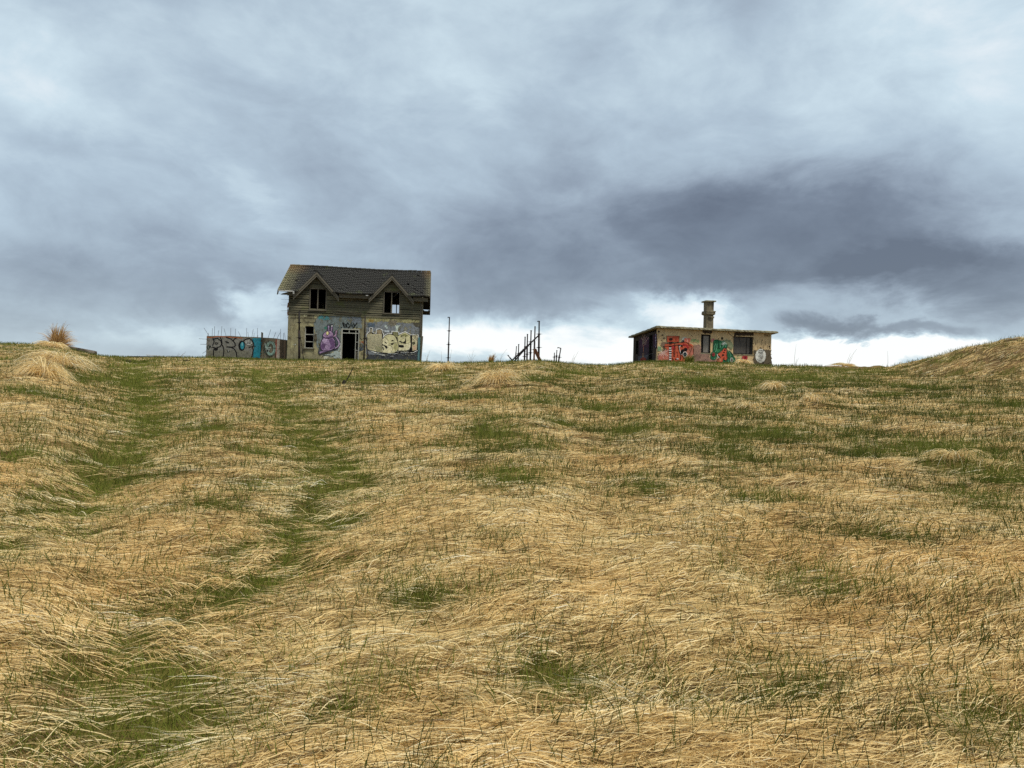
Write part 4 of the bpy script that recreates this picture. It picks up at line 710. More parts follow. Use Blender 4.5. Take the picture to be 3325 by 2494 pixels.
PR={'lone': [(-4.382, 50.6, 3.82), (-4.379, 50.6, 6.925)], 'row': [[(0.182, 48.2, 4.155), (0.224, 48.2, 4.923)], [(0.362, 48.6, 3.976), (0.367, 48.6, 5.091)], [(0.777, 49.0, 4.016), (0.778, 49.0, 5.613)], [(0.946, 49.3, 4.072), (0.935, 49.3, 5.826)], [(1.173, 49.6, 4.139), (1.175, 49.6, 6.1)], [(1.432, 49.9, 4.185), (1.44, 49.9, 6.443)], [(1.755, 50.2, 4.209), (1.717, 50.2, 6.795)]], 'tilt': [(-0.026, 48.0, 4.004), (-0.304, 48.0, 4.32)], 'beam': [[(-0.092, 47.9, 3.952), (1.689, 50.0, 5.822)], [(0.185, 48.3, 4.07), (1.174, 49.4, 5.286)]], 'plank': [(1.825, 49.5, 4.106), (1.453, 49.7, 4.887)], 'sidepost': [(1.423, 49.6, 4.169), (1.403, 49.6, 4.889)], 'small': [[(2.78, 49.8, 4.194), (2.78, 49.8, 4.698)], [(2.907, 49.6, 4.211), (2.927, 49.6, 4.829)]], 'bent': [(3.038, 49.4, 4.052), (3.171, 49.4, 4.948)], 'benttip': (2.976, 49.4, 4.989), 'h1': [(-15.157, 52.9, 3.721), (-15.275, 52.9, 7.306)], 'h1tip': (-15.179, 52.9, 7.341), 'h1b': [(-14.895, 53.1, 3.809), (-15.198, 52.95, 5.839)], 'h2': [(-10.804, 54.1, 3.956), (-10.819, 54.1, 7.262)], 'h2b': [(-10.438, 53.8, 3.913), (-10.732, 54.05, 6.06)], 'hutpost': [(17.002, 50.6, 4.078), (17.023, 50.6, 4.539)]}
STUMP=[(-5.578, 24.7, 1.844), (-5.568, 24.7, 2.061), (-5.521, 24.7, 1.974), (-5.268, 24.7, 2.491), (-5.611, 24.7, 1.86), (-5.534, 24.7, 1.868), (-5.548, 24.7, 1.956)]
KNOLL=(1.5,17.3,5.4,33.5,9.5)
BUMPS=[(15.1,48.8,.9,.15),(-14.8,24.7,1.3,.14),(-12.2,19.5,.9,.12),(-26,43,1.6,.1),(-.5,23.1,1.1,.2),(-3.0,33,1.3,.25),(7.16,17.9,.5,.12),(5.3,16.5,.4,.1),(5.6,9.5,.4,.06),(8.3,23.7,.6,.14)]
_rng=np.random.RandomState(7)
_PERM=_rng.permutation(512).astype(np.int64); _PERM=np.concatenate([_PERM,_PERM,_PERM])
_GR=_rng.rand(1024)*6.2831853; _GX=np.cos(_GR); _GY=np.sin(_GR)
def pnoise(x,y,seed=0):
    """gradient noise, about -1..1"""
    x=np.asarray(x,float)+seed*17.31; y=np.asarray(y,float)-seed*9.77
    xi=np.floor(x).astype(np.int64); yi=np.floor(y).astype(np.int64)
    xf=x-xi; yf=y-yi; u=xf*xf*xf*(xf*(xf*6-15)+10); v=yf*yf*yf*(yf*(yf*6-15)+10)
    def g(ix,iy,fx,fy):
        h=_PERM[(_PERM[ix&511]+iy)&511]; return _GX[h]*fx+_GY[h]*fy
    a=g(xi,yi,xf,yf); b=g(xi+1,yi,xf-1,yf); c=g(xi,yi+1,xf,yf-1); d=g(xi+1,yi+1,xf-1,yf-1)
    return ((a+(b-a)*u)*(1-v)+(c+(d-c)*u)*v)*1.5
def fbm(x,y,o=3,seed=0):
    s=0;a=1.;t=0
    for i in range(o):
        s=s+a*pnoise(x*2**i,y*2**i,seed+i*3);t+=a;a*=.5
    return s/t
def smooth01(t): t=np.clip(t,0,1); return t*t*(3-2*t)
_A=np.linspace(-1.0,1.0,400)
def _tab(k):
    v=np.interp(_A,[c[0] for c in CREST],[c[k] for c in CREST]); w=np.ones(9)/9
    return np.convolve(np.pad(v,4,mode='edge'),w,mode='valid')
_YC=_tab(1); _ZC=_tab(2)
def rutdist(x,y):
    x=np.asarray(x,float);y=np.asarray(y,float)
    d=np.full(x.shape,99.)
    for R in RUTS:
        for (x0,y0),(x1,y1) in zip(R[:-1],R[1:]):
            ex,ey=x1-x0,y1-y0;L=ex*ex+ey*ey
            t=np.clip(((x-x0)*ex+(y-y0)*ey)/L,0,1)
            d=np.minimum(d,np.hypot(x-x0-t*ex,y-y0-t*ey))
    return d
def basez(x,y):
    x=np.asarray(x,float);y=np.asarray(y,float)
    a=np.clip(x/np.maximum(y,3.),-.98,.98)
    yc=np.interp(a,_A,_YC); zc=np.interp(a,_A,_ZC)
    t=np.maximum(y,-60)/yc; k=.16
    h=np.clip(.5+.5*(1-t)/k,0,1); s=1+(t-1)*h-k*h*(1-h)      # smooth min(t,1)
    z=zc*1.035*s
    back=np.maximum(0,y-yc*1.28)
    z=z-np.minimum(back*.10,zc+3)*smooth01(back/8)
    return z
def flatmask(x,y):
    """0 on the ground the two buildings stand on, 1 elsewhere"""
    m=np.ones(np.shape(x))
    for (u0,u1,v0,v1,o,c,s) in PADS:
        dx=x-o[0];dy=y-o[1];u=dx*c+dy*s;v=-dx*s+dy*c
        d=np.hypot(np.maximum(0,np.maximum(u0-u,u-u1)),np.maximum(0,np.maximum(v0-v,v-v1)))
        m=np.minimum(m,smooth01(d/2.5)*.85+.15)
    return m
def height(x,y,micro=True):
    z=basez(x,y)
    m=flatmask(x,y)*smooth01((90-np.asarray(y,float))/20)
    far=smooth01((np.asarray(y,float)-34)/14)
    z=z+m*(1-.45*far)*(.06*fbm(x/4.2,y/3.4,2,1)+.065*pnoise(x/1.6,y/.75,5)*(1-.5*far))
    near=smooth01((26-np.asarray(y,float))/18)*smooth01((np.asarray(y,float)-.5)/2)
    w=y+.30*pnoise(x/1.3,y/1.0,7)+.10*x
    s=pnoise(x/1.15,w/.42,8); d=rutdist(x,y); near=near*(1-.85*np.exp(-(d/.85)**2)); z=z+m*near*(.028+.022*smooth01((y-6)/6))*(np.clip(s+.25,0,2)**.8)
    z=z+m*near*.022*pnoise(x/.5,w/.19,9)
    d=rutdist(x,y)
    z=z+m*(-.055*np.exp(-(d/.5)**2)+.02*np.exp(-((d-1.0)/.4)**2))
    z=z+KNOLL[0]*smooth01((x-KNOLL[1])/KNOLL[2])*np.exp(-(np.maximum(0,KNOLL[3]-y)/KNOLL[4])**2)*np.exp(-(np.maximum(0,y-KNOLL[3])/5.)**2)
    z=z+smooth01((x-KNOLL[1]-2)/4)*smooth01((y-22)/6)*smooth01((60-y)/10)*(.16*pnoise(x/1.5,y/1.3,95)+.08*pnoise(x/.6,y/.6,96))
    for (bx,by,r,hh) in BUMPS: z=z+hh*np.exp(-(((x-bx)**2+(y-by)**2)/r**2))
    return z
# ------------------------------------------------------------------ painted marks: thin flat paint films, a few tenths of a millimetre apart
def paint_part(name,data,parent,to3,d0=.004,step=.0006,label=None):
    rr=random.Random(name); V=[];Fc=[];mi=[];mats=[];idx={}
    for k,(kind,col,w,pts) in enumerate(data):
        if col not in idx: idx[col]=len(mats); mats.append(m_paint(col,(.50,.60) if name=='wall_paint' else (.55,.64)))
        off=d0+k*step; polys=[]
        if kind=='p':
            P=[Vector(p) for p in pts]
            if w>0:
                Q=[]
                for a,b in zip(P,P[1:]+P[:1]):
                    n=max(1,int((b-a).length/.07)); 
                    for i in range(n):
                        q=a.lerp(b,i/n); Q.append(Vector((q.x+rr.uniform(-w,w)*1.1,q.y+rr.uniform(-w,w)*1.1)))
                P=Q
            polys.append(P)
        else:
            P=[Vector(p) for p in pts]; n=len(P); Lf=[];Rt=[]
            for i in range(n):
                a=P[max(0,i-1)];b=P[min(n-1,i+1)]; d=(b-a); d=d.normalized() if d.length>1e-6 else Vector((1,0)); nn=Vector((-d.y,d.x))*w/2
                e=d*w*.3 if i==n-1 else (-d*w*.3 if i==0 else d*0)
                Lf.append(P[i]+nn+e);Rt.append(P[i]-nn+e)
            for i in range(n-1): polys.append([Rt[i],Rt[i+1],Lf[i+1],Lf[i]])
        for P in polys:
            ar=sum(a.x*b.y-b.x*a.y for a,b in zip(P,P[1:]+P[:1]))
            if ar<0: P=P[::-1]
            n0=len(V); V+=[to3(p.x,p.y,off) for p in P]; Fc.append(tuple(range(n0,n0+len(P)))); mi.append(idx[col])
    o=mesh_obj(name,V,Fc,None,parent,mats=mats,midx=mi)
    if label: o['label']=label
    return o
# ================================================================== derelict house
HOUSE=thing('derelict_house','derelict two storey house with tiled roof, twin dormers and painted purple creature','house',(-16.383,54.0,3.906),math.radians(6.2))
W,D=9.6,7.6; ZP=3.3
def walls(mb,x0,x1,z0,z1,y0,y1,holes):
    xs=sorted({x0,x1,*[h[0] for h in holes],*[h[1] for h in holes]}); zs=sorted({z0,z1,*[h[2] for h in holes],*[h[3] for h in holes]})
    for a,b in zip(xs[:-1],xs[1:]):
        run=None
        for c,d in zip(zs[:-1],zs[1:]):
            if any(h[0]<=a+1e-6 and b<=h[1]+1e-6 and h[2]<=c+1e-6 and d<=h[3]+1e-6 for h in holes):
                if run: mb.box(a,b,y0,y1,run[0],run[1]); run=None
            else: run=(run[0],d) if run else (c,d)
        if run: mb.box(a,b,y0,y1,run[0],run[1])
DO=(3.82,5.13,-.7,2.4); LW=(1.22,1.87,.88,2.48)
mb=MB(); walls(mb,0,W,-.7,ZP,0,.28,[DO,LW]); mb.build('plaster_wall',M['plaster'],HOUSE)
# upper storey of lapped boards, gables included
def dorm(z,c): 
    h=(6.3-z)/(6.3-4.62)*1.5
    return (c-h,c+h)
WN=[(1.54,2.64,3.71,5.19),(6.86,7.95,3.69,5.19)]
mb=MB(); step=.165; z=ZP-.02; k=0; rr=random.Random(3)
while z<6.28:
    z1=min(z+step,6.29)
    if z<4.80: rows=[((0,W),(0,W))] 
    else: rows=[(dorm(z,c),dorm(z1,c)) for c in (2.02,7.4)]
    for (a0,a1),(b0,b1) in rows:
        cuts=[(w[0],w[1]) for w in WN if w[2]<(z+z1)/2<w[3] and w[0]>a0-.5 and w[1]<a1+.5]
        segs=[];s0,t0=a0,b0
        for c0,c1 in sorted(cuts): segs.append((s0,c0,t0,c0)); s0=t0=c1
        segs.append((s0,a1,t0,b1))
        for p0,p1,q0,q1 in segs:
            # split long runs into separate boards with butt joints
            n=max(1,round((p1-p0)/rr.uniform(2.2,3.4)))
            for i in range(n):
                f0,f1=i/n,(i+1)/n
                u0,u1=p0+(p1-p0)*f0,p0+(p1-p0)*f1; v0,v1=q0+(q1-q0)*f0,q0+(q1-q0)*f1
                if i: u0+=.006; v0+=.006
                g=rr.choice((.006,.006,.012,.02,.04,.006)); t=rr.uniform(-.008,.008); o=rr.uniform(0,.012)
                mb.hexa([(u0,-.035-o,z+g+t),(u1,-.035-o,z+g-t),(u1,.05,z+g-t),(u0,.05,z+g+t)],[(v0,-.012-o,z1-.004),(v1,-.012-o,z1-.004),(v1,.05,z1-.004),(v0,.05,z1-.004)])
    z=z1;k+=1
mb.build('plank_wall',M['planks'],HOUSE)
mb=MB(); mb2=MB()
walls(mb2,0,W,ZP,4.75,.06,.12,[(w[0],w[1],w[2],4.75) for w in WN])
for c,w in zip((2.02,7.4),WN):
    h=1.5
    mb2.prism([(c-h+.02,4.75),(w[0],4.75),(w[0],5.19),(w[1],5.19),(w[1],4.75),(c+h-.02,4.75),(c,6.26)],.06,.12)
mb2.build('wall_lining',M['dark'],HOUSE)
gab=[(0.,-.7),(D,-.7),(D,5.1),(3.8,7.2),(0,4.72)]
for x0,x1 in ((0.,.25),(W-.25,W)):
    mb=MB(); n=len(mb.v)
    A=[(x0 if x0==0 else x0,y,zz) for y,zz in gab]
    mb.v=[(x0,max(.29,min(D-.29,y)),zz) for y,zz in gab]+[(x1,max(.29,min(D-.29,y)),zz) for y,zz in gab]; k=5
    mb.f=[tuple(range(5)),tuple(range(9,4,-1))]+[(i,(i+1)%5,5+(i+1)%5,5+i) for i in range(5)]
    mb.build('gable_wall',M['plaster'],HOUSE)
# rear wall with its own pair of dormer windows, upper floor and a partition
RW=(7.03,8.1,3.3,5.19)
mb=MB(); walls(mb,0,W,-.7,5.12,D-.28,D,[(RW[0],RW[1],RW[2],5.12)]); mb.prism([(7.565-1.2,5.12),(RW[0],5.12),(RW[0],5.19),(RW[1],5.19),(RW[1],5.12),(7.565+1.2,5.12),(7.565,6.2)],D-.28,D); mb.build('rear_wall',M['plaster'],HOUSE)
MB().box(.25,W-.25,.28,D-.28,3.05,3.2).build('upper_floor',M['dark'],HOUSE)
MB().box(5.4,5.5,.3,D-.3,3.22,4.6).box(2.9,3.0,.3,D-.3,-.6,3.04).box(5.9,6.0,.3,D-.3,-.6,3.04).box(.3,9.3,4.4,4.5,-.6,3.04).build('partition',M['dark'],HOUSE)
f=MB().box(RW[0]-.05,RW[0],D-.2,D-.08,3.3,5.19).box(RW[1],RW[1]+.05,D-.2,D-.08,3.3,5.19).box(RW[0]-.05,RW[1]+.05,D-.2,D-.08,3.2,3.3).build('window',M['dtrim'],HOUSE); MB().box(7.36,7.43,D-.18,D-.1,3.3,5.19).build('mullion',M['dtrim'],f)
# ---- main roof of pantiles: real waves and stepped courses
ZR,ZE,VE,VR=7.40,4.97,-.45,3.8
def zroof(v): return ZR-(ZR-ZE)*abs(v-VR)/(VR-VE)
def zdorm(u,c): return 6.42-abs(u-c)*(6.42-4.72)/1.56
UL,UR=-.68,10.17
def slope(front):
    nc,per,cols=14,5,62; nx=cols*6; V=[];Fc=[]
    ln=(VR-VE); 
    for c in range(nc):
        a0,a1=c/nc,(c+1)/nc
        for e,(a,h) in enumerate(((a0,.045),(a0,.01),(a1,-.003+.045*0))):
            pass
        rowz=[(a0-.016,.012,0),(a0-.018,.105,1),((a0+a1)/2,.055,1),(a1,.014,1)]
        base=len(V)
        jit=[random.uniform(-.007,.007)-(.03 if random.random()<.03 else 0) for _ in range(cols+1)]
        for a,h,m in rowz:
            for i in range(nx+1):
                u=UL+(UR-UL)*i/nx; ph=(i%6)/6*2*math.pi; wv=(.022*math.sin(ph)+.008*math.sin(2*ph))*(1 if m else .3)
                aa=a+jit[i//6]*(1 if m or h<.04 else 0)
                v=VE+ln*aa if front else 2*VR-(VE+ln*aa)
                V.append((u,v,zroof(v)+h-.012+(wv if True else 0)+.035*math.sin(u*.62+1)*aa-.03*math.sin(u*1.7)*(1-aa)))
        gone={random.randrange(cols) for _ in range(2) if random.random()<.45}
        for r in range(3):
            for i in range(nx):
                if i//6 in gone: continue
                if front:
                    u=UL+(UR-UL)*(i+.5)/nx; v=VE+ln*(rowz[r][0]+rowz[r+1][0])/2
                    if any(zdorm(u,cc)-zroof(v)>.12 and abs(u-cc)<1.6 for cc in (1.99,7.38)): continue
                else:
                    u=UL+(UR-UL)*(i+.5)/nx; v=2*VR-(VE+ln*(rowz[r][0]+rowz[r+1][0])/2)
                    if zdorm(u,7.565)-zroof(v)>.1: continue
                q=base+r*(nx+1)+i; Fc.append((q,q+1,q+nx+2,q+nx+1))
    return V,Fc
V1,F1=slope(True); V2,F2=slope(False); n=len(V1)
roof=mesh_obj('roof',V1+V2,F1+[tuple(n+i for i in f)[::-1] for f in F2],M['tiles'],HOUSE,smooth=False)
# boarding under the tiles
mb=MB()
def undr(v0,v1,u0,u1,t=.06,dz=.03): mb.hexa([(u0,v0,zroof(v0)-dz-t),(u1,v0,zroof(v0)-dz-t),(u1,v1,zroof(v1)-dz-t),(u0,v1,zroof(v1)-dz-t)],[(u0,v0,zroof(v0)-dz),(u1,v0,zroof(v0)-dz),(u1,v1,zroof(v1)-dz),(u0,v1,zroof(v1)-dz)])
undr(1.9,VR,UL+.05,UR-.03)
for a,b in ((UL+.05,.46),(3.5,5.87),(8.9,UR-.03)): undr(VE+.03,1.89,a,b)
undr(VR,7.94,UL+.05,6.0); undr(VR,7.94,9.1,UR-.03); undr(VR,5.3,6.0,9.1)
mb.build('roof_boarding',M['dark'],roof)
mb=MB()
for i in range(30):
    a=UL+(UR-UL)*i/30; b=a+(UR-UL)/30-.01; dz=random.uniform(-.008,.01)
    dz+=.035*math.sin(a*.62+1); mb.tube([(a,VR,ZR+.035+dz),(b,VR,ZR+.04+dz)],[.1,.115],8)
mb.build('ridge_cap',M['tiles'],roof)
for u,nm in ((UL-.03,'bargeboard'),(UR,'bargeboard')):
    mb=MB(); x0,x1=u,u+.035
    for v0,v1 in ((VE,VR),(VR,8.06)):
        lo=.16
        mb.hexa([(x0,v0,zroof(v0)-lo),(x1,v0,zroof(v0)-lo),(x1,v1,zroof(v1)-lo),(x0,v1,zroof(v1)-lo)],[(x0,v0,zroof(v0)+.06),(x1,v0,zroof(v0)+.06),(x1,v1,zroof(v1)+.06),(x0,v1,zroof(v1)+.06)])
    o=mb.build(nm,M['trim'] if u>0 else M['tiles'],roof)
# front eave: fascia, soffit, gutters; rear fascia hangs free and leaves a slit
f1=MB().box(3.62,5.82,VE+.1,VE+.13,4.62,4.90).box(3.62,5.82,VE+.14,-.06,4.60,4.64).build('fascia',M['dtrim'],HOUSE)
f2=MB().box(8.95,10.05,VE+.1,VE+.13,4.58,4.86).box(8.95,9.7,VE+.14,-.06,4.56,4.6).build('fascia',M['dtrim'],HOUSE)
f3=MB().box(-.05,.55,VE+.1,VE+.13,4.62,4.88).prism([(-.42,4.74),(-.05,4.86),(-.05,4.66),(-.5,4.66)],VE+.1,VE+.13).build('fascia',M['dtrim'],HOUSE)
MB().box(9.35,10.2,8.0,8.05,4.50,4.74).box(10.02,10.2,8.0,8.05,4.741,4.90).box(9.35,9.70,8.0,8.05,4.741,4.90).build('rear_fascia',M['dark'],HOUSE)
MB().box(9.62,10.15,6.3,7.9,4.6,4.64).build('rear_soffit',M['dark'],HOUSE)
mb=MB(); 
mb.tube([(-.66,VE-.07,4.93),(.42,VE-.07,4.90)],.045,8); mb.box(.38,.47,VE-.12,VE-.02,4.72,4.93); mb.build('gutter',M['gutter'],HOUSE)
MB().tube([(-.66,VE-.07,4.95),(-.68,VE-.05,4.8),(-.72,VE-.03,4.64)],[.05,.05,.04],7).beam((-.7,VE-.03,4.70),(-.2,VE+.05,4.69),.015,.015).build('broken_bracket',M['dtrim'],HOUSE)
MB().box(5.55,5.72,VE-.08,VE-.02,4.80,4.86).build('loose_tile',M['gutter'],HOUSE)
# ---- dormer roofs
for c,zf in ((1.99,4.72),(7.38,4.70)):
    mb=MB(); hw=1.6; ap=6.42; nv=10
    for s in (-1,1):
        for j in range(nv):     # lapped courses running up the little slopes
            a0,a1=j/nv,(j+1)/nv
            def P(a,v,h): return (c+s*hw*(1-a),v,zf+(ap-zf)*a+h)
            vb0=min(VR-.05,max(.4,VR-(ZR-(zf+(ap-zf)*a0))*(VR-VE)/(ZR-ZE)+.35)); vb1=min(VR-.05,max(.4,VR-(ZR-(zf+(ap-zf)*a1))*(VR-VE)/(ZR-ZE)+.35))
            o0,o1=.06,.025; fw=-.34
            b=[P(a0,fw,-.02),P(a1,fw,-.02),P(a1,vb1,-.02),P(a0,vb0,-.02)]; t=[P(a0,fw,o0),P(a1,fw,o1),P(a1,vb1,o1),P(a0,vb0,o0)]
            mb.hexa(b,t)
    dr=mb.build('dormer_roof',M['tiles'],HOUSE)
    MB().tube([(c,-.36,ap+.06),(c,.9,ap+.06),(c,2.1,ap+.05)],.075,8).build('ridge_cap',M['tiles'],dr)
    for s in (-1,1):
        a=(c+s*1.62,zf-.06);b=(c,ap-.02)
        mb=MB()
        for y,dz,w in ((-.40,-.02,.15),(-.37,-.20,.13)):
            mb.hexa([(a[0],y,a[1]+dz-w),(b[0],y,b[1]+dz-w),(b[0],y+.028,b[1]+dz-w),(a[0],y+.028,a[1]+dz-w)],[(a[0],y,a[1]+dz+.02),(b[0],y,b[1]+dz+.02),(b[0],y+.028,b[1]+dz+.02),(a[0],y+.028,a[1]+dz+.02)])
        mb.build('bargeboard',M['trim'],dr)
    # soffit boards closing the little overhang
    mb=MB()
    for s in (-1,1):
        a=(c+s*1.55,zf-.09);b=(c,ap-.09)
        mb.hexa([(a[0],-.33,a[1]-.03),(b[0],-.33,b[1]-.03),(b[0],-.02,b[1]-.03),(a[0],-.02,a[1]-.03)],[(a[0],-.33,a[1]),(b[0],-.33,b[1]),(b[0],-.02,b[1]),(a[0],-.02,a[1])])
    mb.build('soffit',M['dark'],dr)
mb=MB()
for s in (-1,1):
    c=7.565; mb.hexa([(c+s*1.6,5.6,4.6),(c,5.0,6.35),(c,8.0,6.35),(c+s*1.6,8.0,4.6)],[(c+s*1.6,5.6,4.68),(c,5.0,6.43),(c,8.0,6.43),(c+s*1.6,8.0,4.68)])
mb.build('dormer_roof',M['tiles'],HOUSE)
# ---- upper windows
for i,w in enumerate(WN):
    x0,x1,z0,z1=w; fr=MB()
    fr.box(x0-.06,x0,-.07,.1,z0-.03,z1+.02).box(x1,x1+.06,-.07,.1,z0-.03,z1+.02).box(x0-.06,x1+.06,-.08,.1,z1+.021,z1+.07).box(x0-.1,x1+.1,-.1,.1,z0-.09,z0-.031)
    f=fr.build('window',M['trim'],HOUSE)
    mx=x0+.53; MB().box(mx-.035,mx+.035,-.05,.04,z0-.03,z1+.02).build('mullion',M['trim'],f)
    MB().box(x0-.08,x1+.08,-.066,-.05,z1+.09,z1+.30).build('head_board',M['planks'],f)
# ---- lower window with its two bars and torn flap
x0,x1,z0,z1=LW; f=MB().box(x0,x0+.05,.05,.16,z0,z1).box(x1-.05,x1,.05,.16,z0,z1).box(x0+.05,x1-.05,.05,.16,z0,z0+.05).build('window',M['frame'],HOUSE)
for zz in (1.86,1.33): MB().box(x0+.05,x1-.05,.04,.1,zz,zz+.055).build('glazing_bar',M['frame'],f)
MB().box(x0-.05,x1+.08,-.07,.04,z0-.08,z0-.005).build('window_sill',M['dtrim'],f)
MB().beam((1.86,-.02,1.86),(2.06,-.12,1.98),.03,.05).build('broken_bar',M['frame'],f)
mb=MB(); fl=[(1.88,1.82),(2.02,1.96),(2.1,1.72),(2.12,1.46),(2.05,1.58),(2.0,1.42),(1.95,1.56),(1.88,1.44)]
mb.prism([(x,zz) for x,zz in fl],-.06,-.035); mb.build('torn_flap',M['dtrim'],f)
# ---- door frame with transom and side light
x0,x1,z1=3.82,5.13,2.4
df=MB().box(x0,x0+.09,-.02,.16,-.6,z1).box(x1-.07,x1,-.02,.16,-.6,z1).box(x0+.09,x1-.07,-.02,.16,z1-.07,z1).build('door_frame',M['frame'],HOUSE)
MB().box(x0+.09,x1-.07,.0,.1,2.06,2.12).build('transom',M['frame'],df); MB().box(4.36,4.41,.0,.1,2.121,2.329).build('glazing_bar',M['frame'],df)
MB().box(4.84,4.89,.0,.1,-.5,2.059).build('door_post',M['frame'],df); MB().box(4.84,4.89,.0,.1,2.121,2.329).build('glazing_bar',M['frame'],df)
for zz in (1.42,.82): MB().box(4.891,5.059,.01,.09,zz,zz+.05).build('glazing_bar',M['frame'],df)
MB().box(4.895,5.055,.03,.07,-.5,.75).build('side_panel',M['dtrim'],df)
MB().box(3.92,4.1,-.15,0,-.2,.16).build('door_rubble',M['rock'],df)
# ---- lintel boards, corner boards, downpipe
MB().beam((3.4,-.06,3.50),(5.22,-.06,3.44),.03,.09).beam((3.42,-.1,3.66),(5.25,-.1,3.55),.04,.04).build('lintel_board',M['dtrim'],HOUSE)
MB().box(W-.10,W+.02,-.06,-.045,2.15,4.6).build('corner_board',M['trim'],HOUSE)
MB().box(W-.19,W-.02,-.05,-.03,-.5,1.95).build('corner_board',M['teal'],HOUSE)
MB().tube([(W+.08,-.3,4.62),(W+.04,-.1,4.4),(W+.05,-.07,2.0)],.04,8).tube([(W+.1,-.07,2.05),(W+.03,-.07,-.3)],[.075,.05],8).build('downpipe',M['dtrim'],HOUSE)
for zz,dz in ((4.42,0),(4.02,.03),(3.62,.06)): MB().tube([(.05,.4,zz),(-.62,.4,zz-dz)],.009,5).build('iron_rod',M['rebar'],HOUSE)
fr3=lambda u,z,d:(u,-d,z)
paint_part('wall_paint',ART['wall_paint'],HOUSE,fr3,.003,label='patchy blue grey and cream paint fields')
paint_part('creature_mural',ART['creature_mural'],HOUSE,fr3,.022,label='painted purple creature with one yellow eye and two stalks')
paint_part('black_tag',ART['black_tag'],HOUSE,fr3,.022,label='black sprayed tag over the door')
paint_part('lettering_mural',ART['lettering_mural'],HOUSE,fr3,.022,label='cream block lettering with black outlines')
# ================================================================== board marked garden wall with rods
GW=thing('garden_wall','low graffiti covered wall with thin iron rods sticking up, left of the house','wall',(-16.385,54.6,3.956),math.radians(6.2))
mb=MB(); xs=[-5.88,-5.3,-4.7,-4.3,-3.6,-3.0,-2.4,-1.97,-1.4,-.95,-.66,-.3,0.]; tz=[1.50,1.53,1.54,1.57,1.55,1.54,1.55,1.53,1.52,1.50,1.46,1.42,1.38]
for i in range(12):
    g=.004; a,b=xs[i]+g,xs[i+1]-g; y=random.uniform(-.006,.006) if i<7 else random.uniform(-.02,.01)
    mb.hexa([(a,y,-.8),(b,y,-.8),(b,.22,-.8),(a,.22,-.8)],[(a,y,tz[i]),(b,y,tz[i+1]),(b,.22,tz[i+1]),(a,.22,tz[i])])
mb.build('wall_panel',M['gwall'],GW)
MB().box(-5.9,.0,.24,3.0,-.8,-.6).box(-5.88,-5.68,.23,4.2,-.8,1.48).build('side_wall',M['gwall'],GW)
MB().hexa([(-2.04,-.03,1.2),(-1.93,-.03,1.2),(-1.93,.05,1.2),(-2.04,.05,1.2)],[(-2.05,-.03,1.93),(-1.92,-.03,1.88),(-1.92,.05,1.88),(-2.05,.05,1.93)]).build('post',M['dtrim'],GW)
RODS=[((-5.83,1.45),(-5.83,1.64),(-6.12,2.08)),((-5.8,1.45),(-5.81,1.73)),((-5.53,1.45),(-5.53,2.09)),((-5.37,1.45),(-5.38,2.23)),((-5.13,1.45),(-5.08,1.96)),((-4.9,1.45),(-4.87,2.26)),((-4.54,1.5),(-4.72,2.1)),((-4.23,1.5),(-4.24,2.15)),((-3.9,1.5),(-3.91,2.11)),((-3.5,1.5),(-3.7,1.91)),((-3.1,1.5),(-3.12,2.19)),((-2.96,1.5),(-3.03,1.9)),((-2.74,1.5),(-2.65,2.13)),((-2.59,1.5),(-2.58,1.85)),((-2.34,1.5),(-2.35,2.22)),((-2.31,1.5),(-2.31,1.69)),((-1.6,1.45),(-1.4,2.16)),((-1.21,1.45),(-1.04,1.96)),((-.93,1.45),(-.9,1.6),(-.72,1.96)),((-.68,1.4),(-.7,2.22)),((-.48,1.4),(-.49,1.93)),((-.34,1.4),(-.42,1.95)),((-5.8,1.27),(-6.46,1.29)),((-5.8,.89),(-6.33,.89)),((-5.8,.5),(-6.17,.22))]
for r in RODS: MB().tube([(x,.12,z) for x,z in r],.0125,5).build('iron_rod',M['rebar'],GW)
paint_part('garden_graffiti',ART['garden_graffiti'],GW,lambda u,z,d:(u,-d-.018,z),.012,label='silver block letters with black outlines on teal')
# ================================================================== flat roofed hut
HUT=thing('concrete_hut','low flat roofed concrete hut with square chimney and orange and green graffiti','hut',(9.903,51.0,4.082),math.radians(10))
HW,HD=8.42,5.0
w1=(3.15,3.86,.99,2.28); w2=(5.55,7.04,1.01,2.25)
mb=MB(); walls(mb,0,HW,-.8,2.56,0,.25,[w1,w2]); mb.build('front_wall',M['hut'],HUT)
def sidewall(x0,x1,holes,name,mat):
    m=MB(); walls(m,.251,HD,-.8,2.38,0,.25,holes)
    m.v=[(x0+(y/.25)*(x1-x0),x,z) for x,y,z in m.v]; return m.build(name,mat,HUT)
sidewall(0,.25,[(.95,1.66,-.8,2.2),(3.9,4.45,-.8,1.98)],'side_wall',M['shadewall']); sidewall(HW-.25,HW,[],'side_wall',M['hut'])
MB().box(.251,HW-.251,HD-.25,HD,-.8,2.36).build('rear_wall',M['hut'],HUT)
MB().box(2.4,2.5,.26,HD-.26,-.6,2.3).build('partition',M['dark'],HUT)
